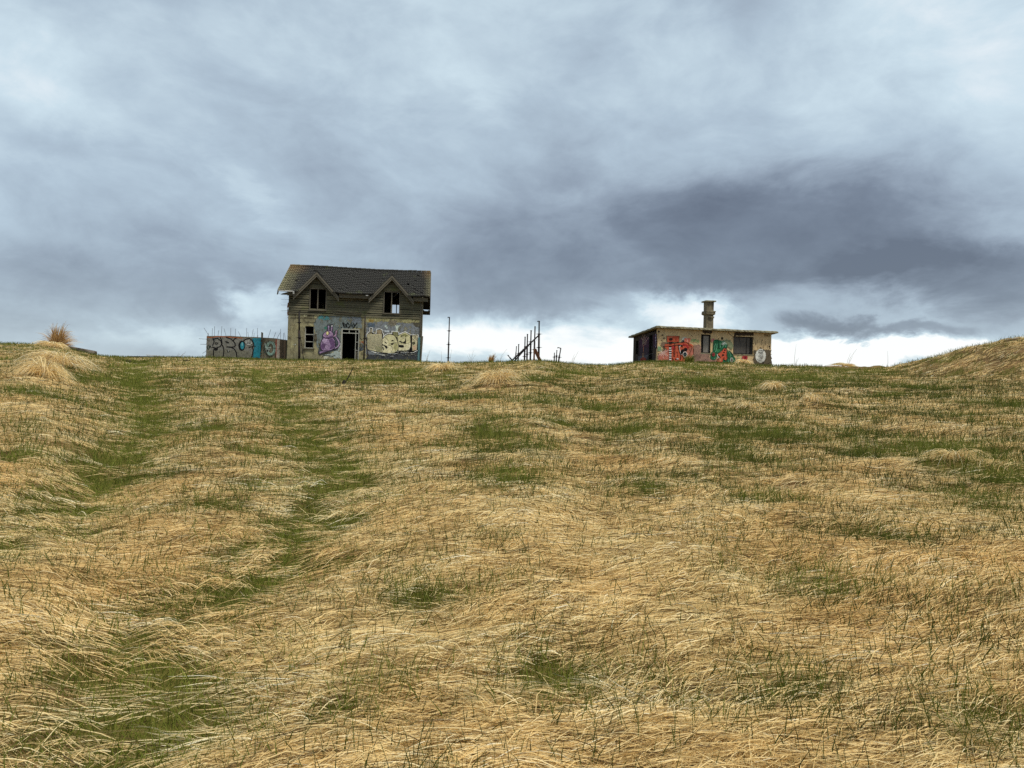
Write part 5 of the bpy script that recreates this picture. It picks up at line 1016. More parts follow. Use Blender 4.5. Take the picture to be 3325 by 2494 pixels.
# roof slab with nibbled edge
nx,ny=70,36; V=[];Fc=[]; x0,x1,y0,y1=-.26,8.78,-.33,5.45; rr=random.Random(8)
def edge(i,n): return min(i,n-i)
for top in (1,0):
    for j in range(ny+1):
        for i in range(nx+1):
            x=x0+(x1-x0)*i/nx;y=y0+(y1-y0)*j/ny
            if i in(0,nx) or j in(0,ny): 
                q=rr.uniform(0,.03); x+=q*(1 if i==0 else -1 if i==nx else 0); y+=q*(1 if j==0 else -1 if j==ny else 0)
            zt=2.715-.048*(y+.3); e=min(edge(i,nx)*(x1-x0)/nx,edge(j,ny)*(y1-y0)/ny)
            if top: z=zt-(.035 if e<.02 else 0)+rr.uniform(-.012,.016)+.02*float(pnoise(np.array([x*1.3]),np.array([y*1.1]),3)[0])
            else: z=zt-.15+rr.uniform(0,.008)
            V.append((x,y,z))
N=(nx+1)*(ny+1)
for j in range(ny):
    for i in range(nx):
        q=j*(nx+1)+i; Fc.append((q,q+1,q+nx+2,q+nx+1)); q+=N; Fc.append((q,q+nx+1,q+nx+2,q+1))
for i in range(nx):
    q=i; Fc.append((q,q+N,q+N+1,q+1)); q=ny*(nx+1)+i; Fc.append((q,q+1,q+N+1,q+N))
for j in range(ny):
    q=j*(nx+1); Fc.append((q,q+nx+1,q+nx+1+N,q+N)); q+=nx; Fc.append((q,q+N,q+nx+1+N,q+nx+1))
mesh_obj('roof_slab',V,Fc,M['slab'],HUT)
# chimney
cx,cy=4.58,2.0
def ring(mb,lv):
    for (h0,z0),(h1,z1) in zip(lv[:-1],lv[1:]):
        mb.hexa([(cx-h0,cy-h0,z0),(cx+h0,cy-h0,z0),(cx+h0,cy+h0,z0),(cx-h0,cy+h0,z0)],[(cx-h1,cy-h1,z1),(cx+h1,cy-h1,z1),(cx+h1,cy+h1,z1),(cx-h1,cy+h1,z1)])
mb=MB(); ring(mb,[(.275,2.5),(.265,3.85)]); ring(mb,[(.27,4.16),(.275,4.80)]); ch=mb.build('chimney',M['chim'],HUT,bevel=.012)
mb=MB(); ring(mb,[(.27,3.851),(.38,3.93)]); mb.box(cx-.385,cx+.36,cy-.36,cy+.38,3.931,4.06).box(cx-.37,cx+.385,cy-.38,cy+.37,4.061,4.159); mb.build('collar',M['chim'],ch,bevel=.02)
mb=MB().hexa([(cx-.12,cy-.33,3.60),(cx+.24,cy-.33,3.60),(cx+.3,cy-.2,3.62),(cx-.12,cy-.2,3.62)],[(cx-.16,cy-.36,3.76),(cx+.3,cy-.36,3.74),(cx+.34,cy-.2,3.78),(cx-.16,cy-.2,3.78)]); mb.build('bracket',M['chim'],ch,bevel=.015)
mb=MB().hexa([(cx-.39,cy-.39,4.80),(cx+.4,cy-.38,4.82),(cx+.4,cy+.4,4.82),(cx-.4,cy+.4,4.80)],[(cx-.4,cy-.4,4.90),(cx+.41,cy-.39,4.91),(cx+.4,cy+.4,4.92),(cx-.4,cy+.4,4.9)]).hexa([(cx-.2,cy-.2,4.90),(cx+.22,cy-.2,4.90),(cx+.2,cy+.2,4.90),(cx-.2,cy+.2,4.90)],[(cx-.16,cy-.15,4.94),(cx+.1,cy-.15,4.93),(cx+.1,cy+.15,4.93),(cx-.15,cy+.15,4.94)]); mb.build('cap',M['slab'],ch,bevel=.015)
# windows, doorways
x0,x1,z0,z1=w1; f=MB().box(x0+.001,x0+.05,.05,.2,z0,z1).box(x1-.05,x1-.001,.05,.2,z0,z1).box(x0+.05,x1-.05,.05,.2,z1-.05,z1-.001).box(x0+.05,x1-.05,.05,.2,z0,z0+.05).build('window',M['dark'],HUT)
MB().box(x0+.24,x1-.06,.14,.17,z0+.06,z1-.08).build('board',M['lboard'],f); MB().box(x0+.051,x0+.23,.17,.19,z0+.06,z1-.08).build('board',M['dark'],f)
x0,x1,z0,z1=w2; f=MB().box(x0+.001,x0+.04,.05,.2,z0,z1).box(x1-.16,x1-.001,.05,.2,z0,z1).box(x0+.04,x1-.16,.05,.2,z1-.04,z1-.001).box(x0+.04,x1-.16,.05,.2,z0,z0+.06).build('window',M['dark'],HUT)
MB().box(x0+.05,6.57,.12,.15,z0+.07,z1-.05).build('board',M['board'],f); MB().box(6.62,x1-.17,.13,.16,z0+.07,z1-.05).build('board',M['board'],f)
MB().box(w1[0]-.03,w1[1]+.04,-.03,.02,w1[2]-.05,w1[2]-.004).build('window_sill',M['slab'],HUT); MB().box(w2[0]-.03,w2[1]+.04,-.03,.02,w2[2]-.05,w2[2]-.004).build('window_sill',M['slab'],HUT)
MB().box(-.02,.1,.95,1.0,-.6,2.19).box(-.02,.1,1.61,1.66,-.6,2.19).build('door_frame',M['dark'],HUT)
MB().box(-.01,.1,3.901,3.95,-.6,1.97).box(-.01,.1,4.40,4.449,-.6,1.97).build('door_frame',M['dark'],HUT)
MB().box(-.012,.12,3.951,4.399,-.6,1.0).build('blocked_panel',M['shadewall'],HUT)
paint_part('wall_stain',ART['wall_wear'],HUT,fr3,.003)
paint_part('orange_mural',ART['orange_mural'],HUT,fr3,.028,label='orange machine like mural with black pipes')
paint_part('green_mural',ART['green_mural'],HUT,fr3,.028,label='green swirls round an orange three eyed shape')
paint_part('year_tag',ART['year_tag'],HUT,fr3,.028,label='sprayed year near the top corner')
paint_part('oval_sign',ART['oval_board_text'],HUT,fr3,.028,label='pale painted oval with rows of black writing')
paint_part('figure_mural',ART['figure_mural'],HUT,lambda v,z,d:(-d,v,z),.004,label='orange tree figure on a purple ground')
# ================================================================== steel props, beams and small things
def prop(b,t,label,group=None,r=.035,split=.55,plate=.16,collars=(.35,.72),tip=None,cat='pole',name='steel_prop'):
    b=Vector(b);t=Vector(t); o=thing(name,label,cat,b,0,group); d=t-b
    e=b-d.normalized()*.5
    r*=1.3; L=lambda p:tuple(p-b)
    MB().tube([L(e),L(b+d*split)],r,9).build('outer_tube',M['steel'],o,True)
    MB().tube([L(b+d*(split-.02)),L(t)],r*.72,9).build('inner_tube',M['steel'],o,True)
    for c in collars:
        p=b+d*c; m=MB().tube([L(p-d.normalized()*.035),L(p+d.normalized()*.035)],r*1.5,9); m.tube([L(p+Vector((-r*3.2,-.01,.0))),L(p+Vector((r*3.2,-.01,.01)))],.012,5); m.build('collar',M['steel'],o)
    if plate:
        p=t-b; MB().box(p.x-plate/2,p.x+plate/2,p.y-plate/2,p.y+plate/2,p.z,p.z+.025).build('top_plate',M['steel'],o)
    if tip:
        p=Vector(tip)-b; m=MB().beam(tuple(t-b+Vector((.03,0,.02))),tuple(p+Vector((0,0,.03))),.09,.05); m.beam(tuple(p+Vector((0,0,.04))),tuple(p+Vector((-.03,0,-.02))),.08,.04); m.build('bent_plate',M['steel'],o)
    return o
prop(PR['lone'][0],PR['lone'][1],'tall dark steel pole standing alone to the right of the house','upright steel props on the crest',.04,.46,0,(.12,.41,.71),(PR['lone'][1][0]-.09,PR['lone'][1][1],PR['lone'][1][2]))
names=['shortest thin upright prop at the low left end of the prop row','short upright prop second from the low end of the prop row','medium upright prop, third from the low end of the row','medium upright prop in the middle of the row behind the crossed beams','tall upright prop with a flared top, third from the tall end','tall plain topped prop next to the tallest one','tallest thick upright prop at the right end of the row']
for i,((b,t),nm) in enumerate(zip(PR['row'],names)):
    prop(b,t,nm,'upright steel props on the crest',(.03,.036,.042,.044,.046,.046,.052)[i],(.5,.5,.62,.55,.6,.55,.65)[i],(.06,.1,.11,.1,.13,.0,.12)[i],((.12,),(.45,),(.2,.5),(.25,.55),(.25,.62),(.3,),(.32,.67))[i],(t[0]-.1,t[1],t[2]-.01) if i==6 else None)
prop(PR['tilt'][0],PR['tilt'][1],'stubby prop leaning left out of the grass beside the beams','upright steel props on the crest',.034,.6,.13,())
for i,((b,t),l) in enumerate(zip(PR['small'],('shorter of two small straight props right of the row','taller of two small straight props beside the bent one'))): prop(b,t,l,'upright steel props on the crest',.032,.5,(.0,.09)[i],(.4,))
prop(PR['bent'][0],PR['bent'][1],'small leaning prop with a bent hooked top','upright steel props on the crest',.04,.5,0,(.35,),PR['benttip'])
prop(PR['h1'][0],PR['h1'][1],'thick dark pole before the left end of the house','poles in front of the house',.06,.62,0,(.48,.78),PR['h1tip'])
prop(PR['h1b'][0],PR['h1b'][1],'thin rod leaning on the thick pole left of the lower window','poles in front of the house',.022,.6,0,())
prop(PR['h2'][0],PR['h2'][1],'dark pole before the house between doorway and cream lettering','poles in front of the house',.045,.5,0,(.5,))
prop(PR['h2b'][0],PR['h2b'][1],'thin rod leaning on the pole right of the doorway','poles in front of the house',.026,.6,0,())
prop(PR['hutpost'][0],PR['hutpost'][1],'short black post before the pale oval on the hut','poles in front of the house',.04,.6,0,())
def beamthing(b,t,w,h,name,label,cat,mat,grp=None,extra=None):
    b=Vector(b);t=Vector(t);o=thing(name,label,cat,b,0,grp); d=(t-b)
    MB().beam(tuple(-d.normalized()*.3),tuple(d),w,h).build('bar',mat,o,bevel=.006)
    if extra:
        for k in extra:
            p=d*k; MB().tube([tuple(p+Vector((-.02,-.05,.05))),tuple(p+Vector((.0,-.06,-.08))),tuple(p+Vector((.08,-.05,-.13))),tuple(p+Vector((.13,-.04,-.02)))],.008,5).build('wire_loop',M['steel'],o)
    return o
beamthing(*PR['beam'][0],.05,.09,'leaning_beam','long beam sloping up from the grass to the tallest prop','beam',M['steel'],'beams leaning on the props',(.72,.88))
beamthing(*PR['beam'][1],.05,.08,'leaning_beam','shorter beam sloping just under the long one','beam',M['steel'],'beams leaning on the props',(.6,))
beamthing(*PR['plank'],.03,.22,'leaning_plank','broad rusty plank leaning left near the tallest prop','plank',M['rust'],None)
beamthing(*PR['sidepost'],.08,.09,'rusty_post','short rusty post under the top end of the broad plank','post',M['rust'],None)
# charred stump and the bar stuck beside it
s=STUMP; o=thing('charred_stump','small charred stump with splintered top on the slope below the doorway','stump',s[6]); B=Vector(s[6])
mb=MB().tube([tuple(Vector(s[4])-B+Vector((.03,0,-.1))),tuple(Vector(s[4])-B+Vector((.035,0,.05))),tuple(Vector(s[1])-B)],[.06,.05,.012],7).tube([tuple(Vector(s[5])-B+Vector((-.01,0,-.1))),tuple(Vector(s[5])-B+Vector((-.02,0,.09))),tuple(Vector(s[5])-B+Vector((-.035,.02,.17)))],[.05,.03,.008],6).tube([(-.03,.03,-.12),(-.03,.03,.03),(-.02,.03,.1)],[.07,.06,.03],7); mb.build('stump',M['stump'],o)
o=thing('stuck_bar','thin dark bar stuck slantwise in the grass beside the charred stump','bar',s[2]); d=Vector(s[3])-Vector(s[2]); MB().tube([tuple(-d*.3),(0,0,0),tuple(d*.6),tuple(d)],[.016,.017,.015,.011],7).build('bar',M['stump'],o)
# ------------------------------------------------------------------ stones and dark clods
def stone(name,label,cat,x,y,sx,sy,sz,mat,sink=.3,group=None,seed=1,rz=0,tilt=0):
    bm=bmesh.new(); bmesh.ops.create_icosphere(bm,subdivisions=4,radius=1)
    for v in bm.verts:
        p=v.co.copy(); n=float(fbm(np.array([p.x*1.3+p.z]),np.array([p.y*1.3-p.z*.7]),3,seed)[0]); v.co=p*(1+.35*n); v.co=Vector((max(-.85,min(.85,v.co.x)),max(-.8,min(.8,v.co.y)),max(-.75,min(.7,v.co.z))))
    bmesh.ops.scale(bm,vec=(sx,sy,sz),verts=bm.verts); me=bpy.data.meshes.new(name); bm.to_mesh(me); bm.free(); me.materials.append(mat)
    me.polygons.foreach_set('use_smooth',[True]*len(me.polygons)); o=bpy.data.objects.new(name,me); COL.objects.link(o)
    o.location=(x,y,float(height(x,y))+sz*(1-sink*2)*.5); o.rotation_euler=(0,tilt,rz); return tag(o,label,cat,group)
stone('stone','flat grey stone on the crest right of the big dry tussock','stone',-26.4,45.6,1.0,.5,.32,M['rock'],.2,None,3,.1,.16)
stone('earth_clod','dark rounded clod of earth on the slope near the flat stone','clod',-21.8,42.2,.17,.2,.1,M['soil'],.25,'dark clods on the slope',5)
stone('earth_clod','flat dark clod of earth right of the rounded one','clod',-20.6,40.9,.2,.2,.07,M['soil'],.25,'dark clods on the slope',6)
stone('earth_clod','small dark clod below the left end of the garden wall','clod',-19.0,43.4,.2,.22,.09,M['soil'],.25,'dark clods on the slope',7)
stone('stone','small dark stone at the right corner of the hut','stone',18.4,50.6,.2,.2,.16,M['rock'],.3,None,9)
o=thing('fallen_board','dark board lying along the crest between stone and garden wall','board',(-24.6,51.2,float(height(-24.6,51.2))))
d=[(x,y,float(height(x,y))) for x,y in ((-26.4,51.0),(-24.9,51.6),(-23.3,52.3))]; b0=Vector(o.location)
mb=MB()
for p,q in zip(d[:-1],d[1:]): mb.beam(tuple(Vector(p)-b0+Vector((0,0,.10))),tuple(Vector(q)-b0+Vector((0,0,.09))),.3,.1)
mb.build('board',M['stump'],o); MB().beam((-.6,.0,.22),(.9,.5,.14),.05,.04).build('slat',M['gutter'],o)
# ================================================================== ground sheet
def axis(segs):
    out=[segs[0][0]]
    for a,b,s0,s1 in segs:
        x=a
        while x<b-1e-6:
            t=(x-a)/(b-a); x=min(b,x+s0+(s1-s0)*t); out.append(x)
    return np.array(out)
ya=axis([(-400,-40,90,40),(-40,-4,8,1),(-4,2,.5,.12),(2,14,.09,.16),(14,58,.18,.3),(58,100,.6,6),(100,500,30,120),(500,4200,300,700)])
xp=axis([(0,6,.1,.13),(6,16,.13,.22),(16,46,.25,.4),(46,100,2,9),(100,500,40,120),(500,4200,300,700)]); xa=np.concatenate([-xp[::-1][:-1],xp])
X,Y=np.meshgrid(xa,ya); Z=height(X,Y)-.012
me=bpy.data.meshes.new('ground'); nx,ny=len(xa),len(ya)
me.vertices.add(nx*ny); me.vertices.foreach_set('co',np.stack([X,Y,Z],-1).astype(np.float32).ravel())
i=np.arange(nx-1)[None,:]+nx*np.arange(ny-1)[:,None]; q=np.stack([i,i+1,i+nx+1,i+nx],-1).reshape(-1,4)
def add_quads(me,q):
    n=len(q); me.loops.add(n*4); me.loops.foreach_set('vertex_index',q.astype(np.int32).ravel()); me.polygons.add(n)
    me.polygons.foreach_set('loop_start',np.arange(0,n*4,4,dtype=np.int32)); me.polygons.foreach_set('loop_total',np.full(n,4,np.int32)); me.update(calc_edges=True)
add_quads(me,q); me.polygons.foreach_set('use_smooth',np.ones(len(q),bool))
def greenness(x,y):
    """how much living green grass grows at a spot"""
    x=np.asarray(x,float);y=np.asarray(y,float)
    d=rutdist(x,y); wob=.55+.9*np.clip(.5+.8*fbm(x/1.6,y/2.2,2,21),0,1)
    g=.95*np.exp(-(d/(.62+.013*y))**2)*np.clip(wob+.6,0,1)
    for px,py,sx,sy in PATCH: g=np.maximum(g,1.0*np.exp(-(((x-px)/(sx*1.3+.13))**2+((y-py)/(sy*1.3+.13))**2))*np.clip(wob+.25,0,1))
    g=np.maximum(g,.75*smooth01((fbm(x/2.3,y/1.7,3,31)-.10)/.26)*smooth01((y-4)/8))
    g=np.maximum(g,.6*smooth01((fbm(x/.9,y/.6,2,41)-.26)/.2))
    far=smooth01((y-30)/16)
    g=np.maximum(g,far*(.14+.5*fbm(x/3.5,y/2.5,2,51)))
    front=np.exp(-((y-52.5)/2.2)**2)*((x>-23)&(x<-5)); g=np.maximum(g,front*.5)
    return np.clip(g,0,1)
gg=greenness(X,Y).astype(np.float32); at=me.attributes.new('green','FLOAT','POINT'); at.data.foreach_set('value',gg.ravel())
n=NT('ground_thatch',1.,.05); a=n.new('ShaderNodeAttribute',attribute_name='green')
f=n.noise(9,n.mapping((1,2.2,1)),5,.75); f2=n.noise(.8,None,4,.6)
c=n.ramp(f,[(.3,(40,31,19)),(.55,(82,65,40)),(.8,(134,112,72))]); c=n.mix(n.ramp(f2,[(.4,BK),(.7,WT)]),c,(140,112,76))
gcol=n.ramp(f,[(.3,(52,54,19)),(.7,(110,108,50))]); c=n.mix(n.math('MULTIPLY',a.outputs['Fac'],.9),c,gcol); n.bump(f,.8,.05)
me.materials.append(n.col(c)); ground=bpy.data.objects.new('ground',me); COL.objects.link(ground); tag(ground,'rising grassy hillside that levels off at a crest',None,None,'structure')
# ================================================================== grass blades
def ribbons(name,P,width,tone,mat,seed,vert=.0,tip=.25):
    """P (n,k,3) centre lines; flat tapering blades, one mesh"""
    r=np.random.RandomState(seed); n,k,_=P.shape
    T=np.gradient(P,axis=1); T/=np.linalg.norm(T,axis=2,keepdims=True)+1e-9
    ref=r.normal(size=(n,1,3)); ref[:,:,2]*=1-vert
    S=np.cross(T,ref); S/=np.linalg.norm(S,axis=2,keepdims=True)+1e-9
    prof=np.interp(np.linspace(0,1,k),[0,.15,.6,1],[.75,1,.9,tip])[None,:,None]
    off=S*(width[:,None,None]*.5)*prof
    V=np.stack([P-off,P+off],2).astype(np.float32)
    me=bpy.data.meshes.new(name); me.vertices.add(n*k*2); me.vertices.foreach_set('co',V.ravel())
    b=(np.arange(n)*k*2)[:,None]+(np.arange(k-1)*2)[None,:]
    q=np.stack([b,b+1,b+3,b+2],-1).reshape(-1,4); add_quads(me,q)
    at=me.attributes.new('tone','FLOAT','FACE'); at.data.foreach_set('value',np.repeat(tone,k-1).astype(np.float32))
    me.polygons.foreach_set('use_smooth',np.ones(len(q),bool))
    me.materials.append(mat); o=bpy.data.objects.new(name,me); COL.objects.link(o); return o
def blade_mat(name,stops,trans=.3,patch=None):
    n=NT(name,.7,.25); a=n.new('ShaderNodeAttribute',attribute_name='tone'); c=n.ramp(a.outputs['Fac'],stops)
    if patch: c=n.mix(n.math('MULTIPLY',n.ramp(n.noise(.55,None,3,.6),[(.42,BK),(.68,WT)]),.55),c,patch,'MULTIPLY')
    n.col(c); tr=n.new('ShaderNodeBsdfTranslucent'); n.L(c,tr.inputs[0]); mx=n.new('ShaderNodeMixShader'); mx.inputs[0].default_value=trans
    n.L(n.b.outputs[0],mx.inputs[1]); n.L(tr.outputs[0],mx.inputs[2]); n.L(mx.outputs[0],n.t.nodes['Material Output'].inputs[0]); return n.m
STRAW=blade_mat('dry_straw',[(0,(74,57,34)),(.12,(134,109,68)),(.3,(216,188,128)),(.6,(239,217,160)),(.85,(249,235,190)),(1,(253,248,222))],.42,(250,232,206))
GREEN=blade_mat('living_grass',[(0,(32,38,12)),(.35,(70,79,22)),(.7,(112,118,42)),(1,(156,154,78))],.3)
BROWN=blade_mat('brown_tussock_blades',[(0,(110,78,50)),(.4,(170,132,84)),(.75,(212,176,118)),(1,(234,208,152))],.25)
def inview(x,y,m=1.6): return np.abs(x)<.76*y+m
def visible(x,y):
    a=np.clip(x/np.maximum(y,3),-.98,.98); return (y<np.interp(a,_A,_YC)*1.05+.8)&~((x>17.5)&(y>38.5))
def outside(x,y):
    m=np.ones(x.shape,bool)
    for (u0,u1,v0,v1,o,c,s) in PADS:
        dx=x-o[0];dy=y-o[1];u=dx*c+dy*s;v=-dx*s+dy*c; m&=~((u>u0-.02)&(u<u1+.02)&(v>v0+.28)&(v<v1))
    return m
def scatter(n,y0,y1,r,p=1.0):
    """points with density falling as y**-p per unit area, inside the seen wedge"""
    u=r.rand(n); e=2-p; y=(y0**e+(y1**e-y0**e)*u)**(1/e) if abs(e)>1e-3 else y0*(y1/y0)**u
    x=(r.rand(n)*2-1)*(.77*y+3.0); k=visible(x,y)&outside(x,y); return x[k],y[k]
def flow(x,y): return math.pi+.27+.62*fbm(x/2.6,y/1.9,2,61)+.30*pnoise(x/.8,y/.55,71)-.30*smooth01((-x-1)/6)
def straw(name,nclump,per,y0,y1,seed,p,L0,L1,k=5):
    r=np.random.RandomState(seed); cx,cy=scatter(nclump,y0,y1,r,p)
    g=greenness(cx,cy); keep=r.rand(len(cx))>g*.95; cx,cy,g=cx[keep],cy[keep],g[keep]; n=len(cx)
    th=flow(cx,cy)+r.normal(0,.22,n); ll=r.uniform(L0,L1,n)*(1-.35*g)
    lift=.010+.065*np.clip(fbm(cx/1.0,cy/.5,2,81)+.05,0,1)**1.3+r.rand(n)**3*.035; curl=r.normal(0,.05,n); ct=np.clip(.52+.30*fbm(cx/.8,cy/.6,2,91)+r.normal(0,.10,n),.05,.95)
    rep=lambda a:np.repeat(a,per); N=n*per
    spread=.06+.0022*rep(cy); wd=.0026+.00036*rep(cy)
    q=r.normal(0,1,N)*spread; q2=r.normal(0,1,N)*spread*1.2
    TH=rep(th)+r.normal(0,.09,N); TH=np.where(r.rand(N)<.13,TH+r.normal(0,.6,N),TH); LL=rep(ll)*r.uniform(.6,1.15,N); LI=rep(lift)*r.uniform(.3,1.05,N); CU=rep(curl)+r.normal(0,.05,N)
    loose=r.rand(N)<.012; LI=np.where(loose,LI+r.uniform(.02,.06,N),LI)
    dx,dy=np.cos(TH),np.sin(TH); fx,fy=-np.sin(rep(th)),np.cos(rep(th))
    bx=rep(cx)+fx*q+np.cos(rep(th))*q2; by=rep(cy)+fy*q+np.sin(rep(th))*q2
    t=np.linspace(0,1,k)[None,:]
    conv=-q[:,None]*.35*t                          # tips draw together into locks
    px=bx[:,None]+dx[:,None]*LL[:,None]*t+fx[:,None]*(conv+CU[:,None]*t*t); py=by[:,None]+dy[:,None]*LL[:,None]*t+fy[:,None]*(conv+CU[:,None]*t*t)
    kink=np.where(r.rand(N)<.15,r.normal(0,.08,N),0)[:,None]*np.maximum(0,t-.5)*2*LL[:,None]/.3; px=px+fx[:,None]*kink; py=py+fy[:,None]*kink
    arch=np.sin(np.clip(t*1.15,0,1)*math.pi)**.8*(1-.35*t)
    lay=r.uniform(0,.035,N)[:,None]
    pz=height(px,py)+.004+lay+LI[:,None]*arch
    tone=np.clip(rep(ct)+r.normal(0,.14,N),.12,1); tone=np.where(r.rand(N)<.16,r.rand(N)*.2,tone)
    o=ribbons(name,np.stack([px,py,pz],-1),wd*np.where(r.rand(N)<.08,r.uniform(1.1,1.5,N),r.uniform(.6,1.1,N)),tone,STRAW,seed+1,.35); return o
def shoots(name,n,y0,y1,seed,p,h0,h1,dens,k=3):
    r=np.random.RandomState(seed); x,y=scatter(n,y0,y1,r,p); g=greenness(x,y)
    keep=r.rand(len(x))<dens(x,y,g); x,y,g=x[keep],y[keep],g[keep]; n=len(x)
    hh=r.uniform(h0,h1,n)*(1-.35*g*(rutdist(x,y)<.8)); th=r.rand(n)*6.283; ln=np.abs(r.normal(0,.30,n))*hh+.02; t=np.linspace(0,1,k)[None,:]
    px=x[:,None]+np.cos(th)[:,None]*ln[:,None]*t**1.6; py=y[:,None]+np.sin(th)[:,None]*ln[:,None]*t**1.6; pz=height(x,y)[:,None]-.01+hh[:,None]*t
    tone=np.clip(.18+.30*r.rand(n)+.2*fbm(x/1.5,y/1.2,2,15)+.30*g*(y<40)+.2*smooth01((y-20)/25),0,1)
    return ribbons(name,np.stack([px,py,pz],-1),(.0032+.00030*y)*r.uniform(.7,1.3,n),tone,GREEN,seed+1,.8,.2)
def merge(objs,name):
    """join ribbon meshes into one object"""
    tv=sum(len(o.data.vertices) for o in objs); co=[];qs=[];tn=[];b=0
    for o in objs:
        m=o.data; a=np.empty(len(m.vertices)*3,np.float32); m.vertices.foreach_get('co',a); co.append(a)
        l=np.empty(len(m.loops),np.int32); m.loops.foreach_get('vertex_index',l); qs.append(l+b); b+=len(m.vertices)
        t=np.empty(len(m.polygons),np.float32); m.attributes['tone'].data.foreach_get('value',t); tn.append(t)
    mat=objs[0].data.materials[0]; me=bpy.data.meshes.new(name); me.vertices.add(tv); me.vertices.foreach_set('co',np.concatenate(co)); q=np.concatenate(qs).reshape(-1,4); add_quads(me,q)
    at=me.attributes.new('tone','FLOAT','FACE'); at.data.foreach_set('value',np.concatenate(tn)); me.materials.append(mat); me.polygons.foreach_set('use_smooth',np.ones(len(q),bool))
    for o in objs: d=o.data; bpy.data.objects.remove(o); bpy.data.meshes.remove(d)
    o=bpy.data.objects.new(name,me); COL.objects.link(o); return o
dry=merge([straw('s',13800,32,1.9,8,101,1.0,.20,.40,5),straw('s',14800,20,8,22,111,1.0,.20,.40,4),straw('s',13000,15,22,56,121,1.0,.26,.46,4)],'dry_grass')
tag(dry,'flattened pale straw grass combed over the slope',None,None,'stuff')
def dn(x,y,g): return np.clip(g*1.0+.15+.55*smooth01((x+1.5)/4)*(1-.55*smooth01((y-22)/15))*np.clip(.5+1.3*fbm(x/1.3,y/1.1,2,77),0,1),0,1)
def footweeds(o,ang,u0,u1,n,seed,v0=-.05,v1=-.7,h=.34):
    r=np.random.RandomState(seed); k=4; t=np.linspace(0,1,k)[None,:]; u=r.uniform(u0,u1,n); keep=r.rand(n)<np.clip(.35+1.3*pnoise(u*1.4,u*0+seed,3),.06,1); u=u[keep]; n=len(u); v=r.uniform(v1,v0,n)
    c,s=math.cos(ang),math.sin(ang); x=o[0]+u*c-v*s; y=o[1]+u*s+v*c; hh=h*r.uniform(.3,1,n)**1.3; th=r.rand(n)*6.283; ln=np.abs(r.normal(0,.3,n))*hh
    px=x[:,None]+np.cos(th)[:,None]*ln[:,None]*t**1.5; py=y[:,None]+np.sin(th)[:,None]*ln[:,None]*t**1.5; pz=height(x,y)[:,None]-.02+hh[:,None]*t
    return ribbons('g',np.stack([px,py,pz],-1),np.full(n,.016)*r.uniform(.6,1.2,n),np.clip(.3+.4*r.rand(n),0,1),GREEN,seed+1,.8,.2)
turf=lambda x,y,g:np.clip((g-.25)*1.6,0,1)
grn=merge([shoots('g',185000,1.9,10,401,1.0,.025,.07,turf),shoots('g',170000,10,30,411,1.0,.03,.09,turf),footweeds((-16.38,54.0),math.radians(6.2),-6,9.7,2600,301),footweeds((9.9,51.0),math.radians(10),-.2,8.6,1500,311),shoots('g',115000,1.9,9,201,1.0,.06,.17,dn),shoots('g',190000,9,26,211,1.0,.08,.22,dn),shoots('g',190000,26,57,221,1.0,.08,.24,dn)],'green_grass')
tag(grn,'dark green shoots growing up through the straw',None,None,'stuff')
# ------------------------------------------------------------------ tussocks: single dry clumps one can point to
def tussock(label,x,y,R,Hh,n,seed,mode='mop',lean=0.,name='grass_tussock',mat=None,group='dry tussocks'):
    r=np.random.RandomState(seed); k=6; t=np.linspace(0,1,k)[None,:]
    th=r.rand(n)*6.283; rr=np.sqrt(r.rand(n))*R*.35; bx=np.cos(th)*rr; by=np.sin(th)*rr
    a=th+r.normal(0,.5,n); lob=np.array([r.uniform(.45,1.35) for _ in range(9)])[(th/6.2832*9).astype(int)%9]; 
    if mode=='mop': out=R*r.uniform(.4,1.15,n); up=Hh*r.uniform(.45,1.1,n); prof=np.sin(np.clip(t*.95+.03,0,1)*math.pi*.92)
    elif mode=='bush': out=R*r.uniform(.05,1.25,n)*np.where(r.rand(n)<.25,1.3,1); up=Hh*r.uniform(.25,1.0,n)*np.clip(1.25-out/R*.55,.25,1.2); prof=np.sin(np.clip(t*.8+.03,0,1)*math.pi*.62)
    else: out=R*r.uniform(.05,.75,n); up=Hh*r.uniform(.4,1.1,n); prof=t**.9
    out=out*lob; up=up*(.6+.4*lob)
    hx=bx[:,None]+np.cos(a)[:,None]*out[:,None]*t**1.3+(lean-.25*(mode=='mop'))*up[:,None]*t**1.5; hy=by[:,None]+np.sin(a)[:,None]*out[:,None]*t**1.3
    gz=height(x+hx,y+hy)-float(height(x,y))
    hz=np.maximum(up[:,None]*prof+(1-rr/R/.35)[:,None]*.12*Hh, 0)+gz+.01*r.rand(n)[:,None]
    tone=np.clip(.55+r.normal(0,.25,n),0,1)
    o=ribbons(name,np.stack([hx,hy,hz],-1),(.0038+.00030*y)*r.uniform(.7,1.3,n),tone,mat or BROWN,seed+1,.3)
    o.location=(x,y,float(height(x,y))-.01); return tag(o,label,'grass tussock',group)
def at(a,y): return a*y
tussock('big bushy brown tussock on the skyline at the far left',-27.5,44.9,.62,1.35,950,1,'bush',.15)
tussock('low spreading straw heap under the big bushy tussock',-25.9,42.0,.85,.3,600,2,mat=STRAW)
tussock('broad straw mop on the left slope below the skyline',-14.9,24.6,1.0,.42,700,3,mat=STRAW)
tussock('dark hearted straw mop lower on the left slope',-12.2,19.4,.75,.38,600,4,mat=STRAW)
tussock('small spiky brown tussock on the crest left of the prop row',-1.45,49.3,.34,.55,200,5,'up',.25)
tussock('mop of straw drooping over the crest before the hut window',15.1,48.6,.6,.24,300,6,mat=STRAW)
tussock('drooping straw mop on the right slope with hanging stalks',7.16,17.8,.36,.17,260,7,mat=STRAW)
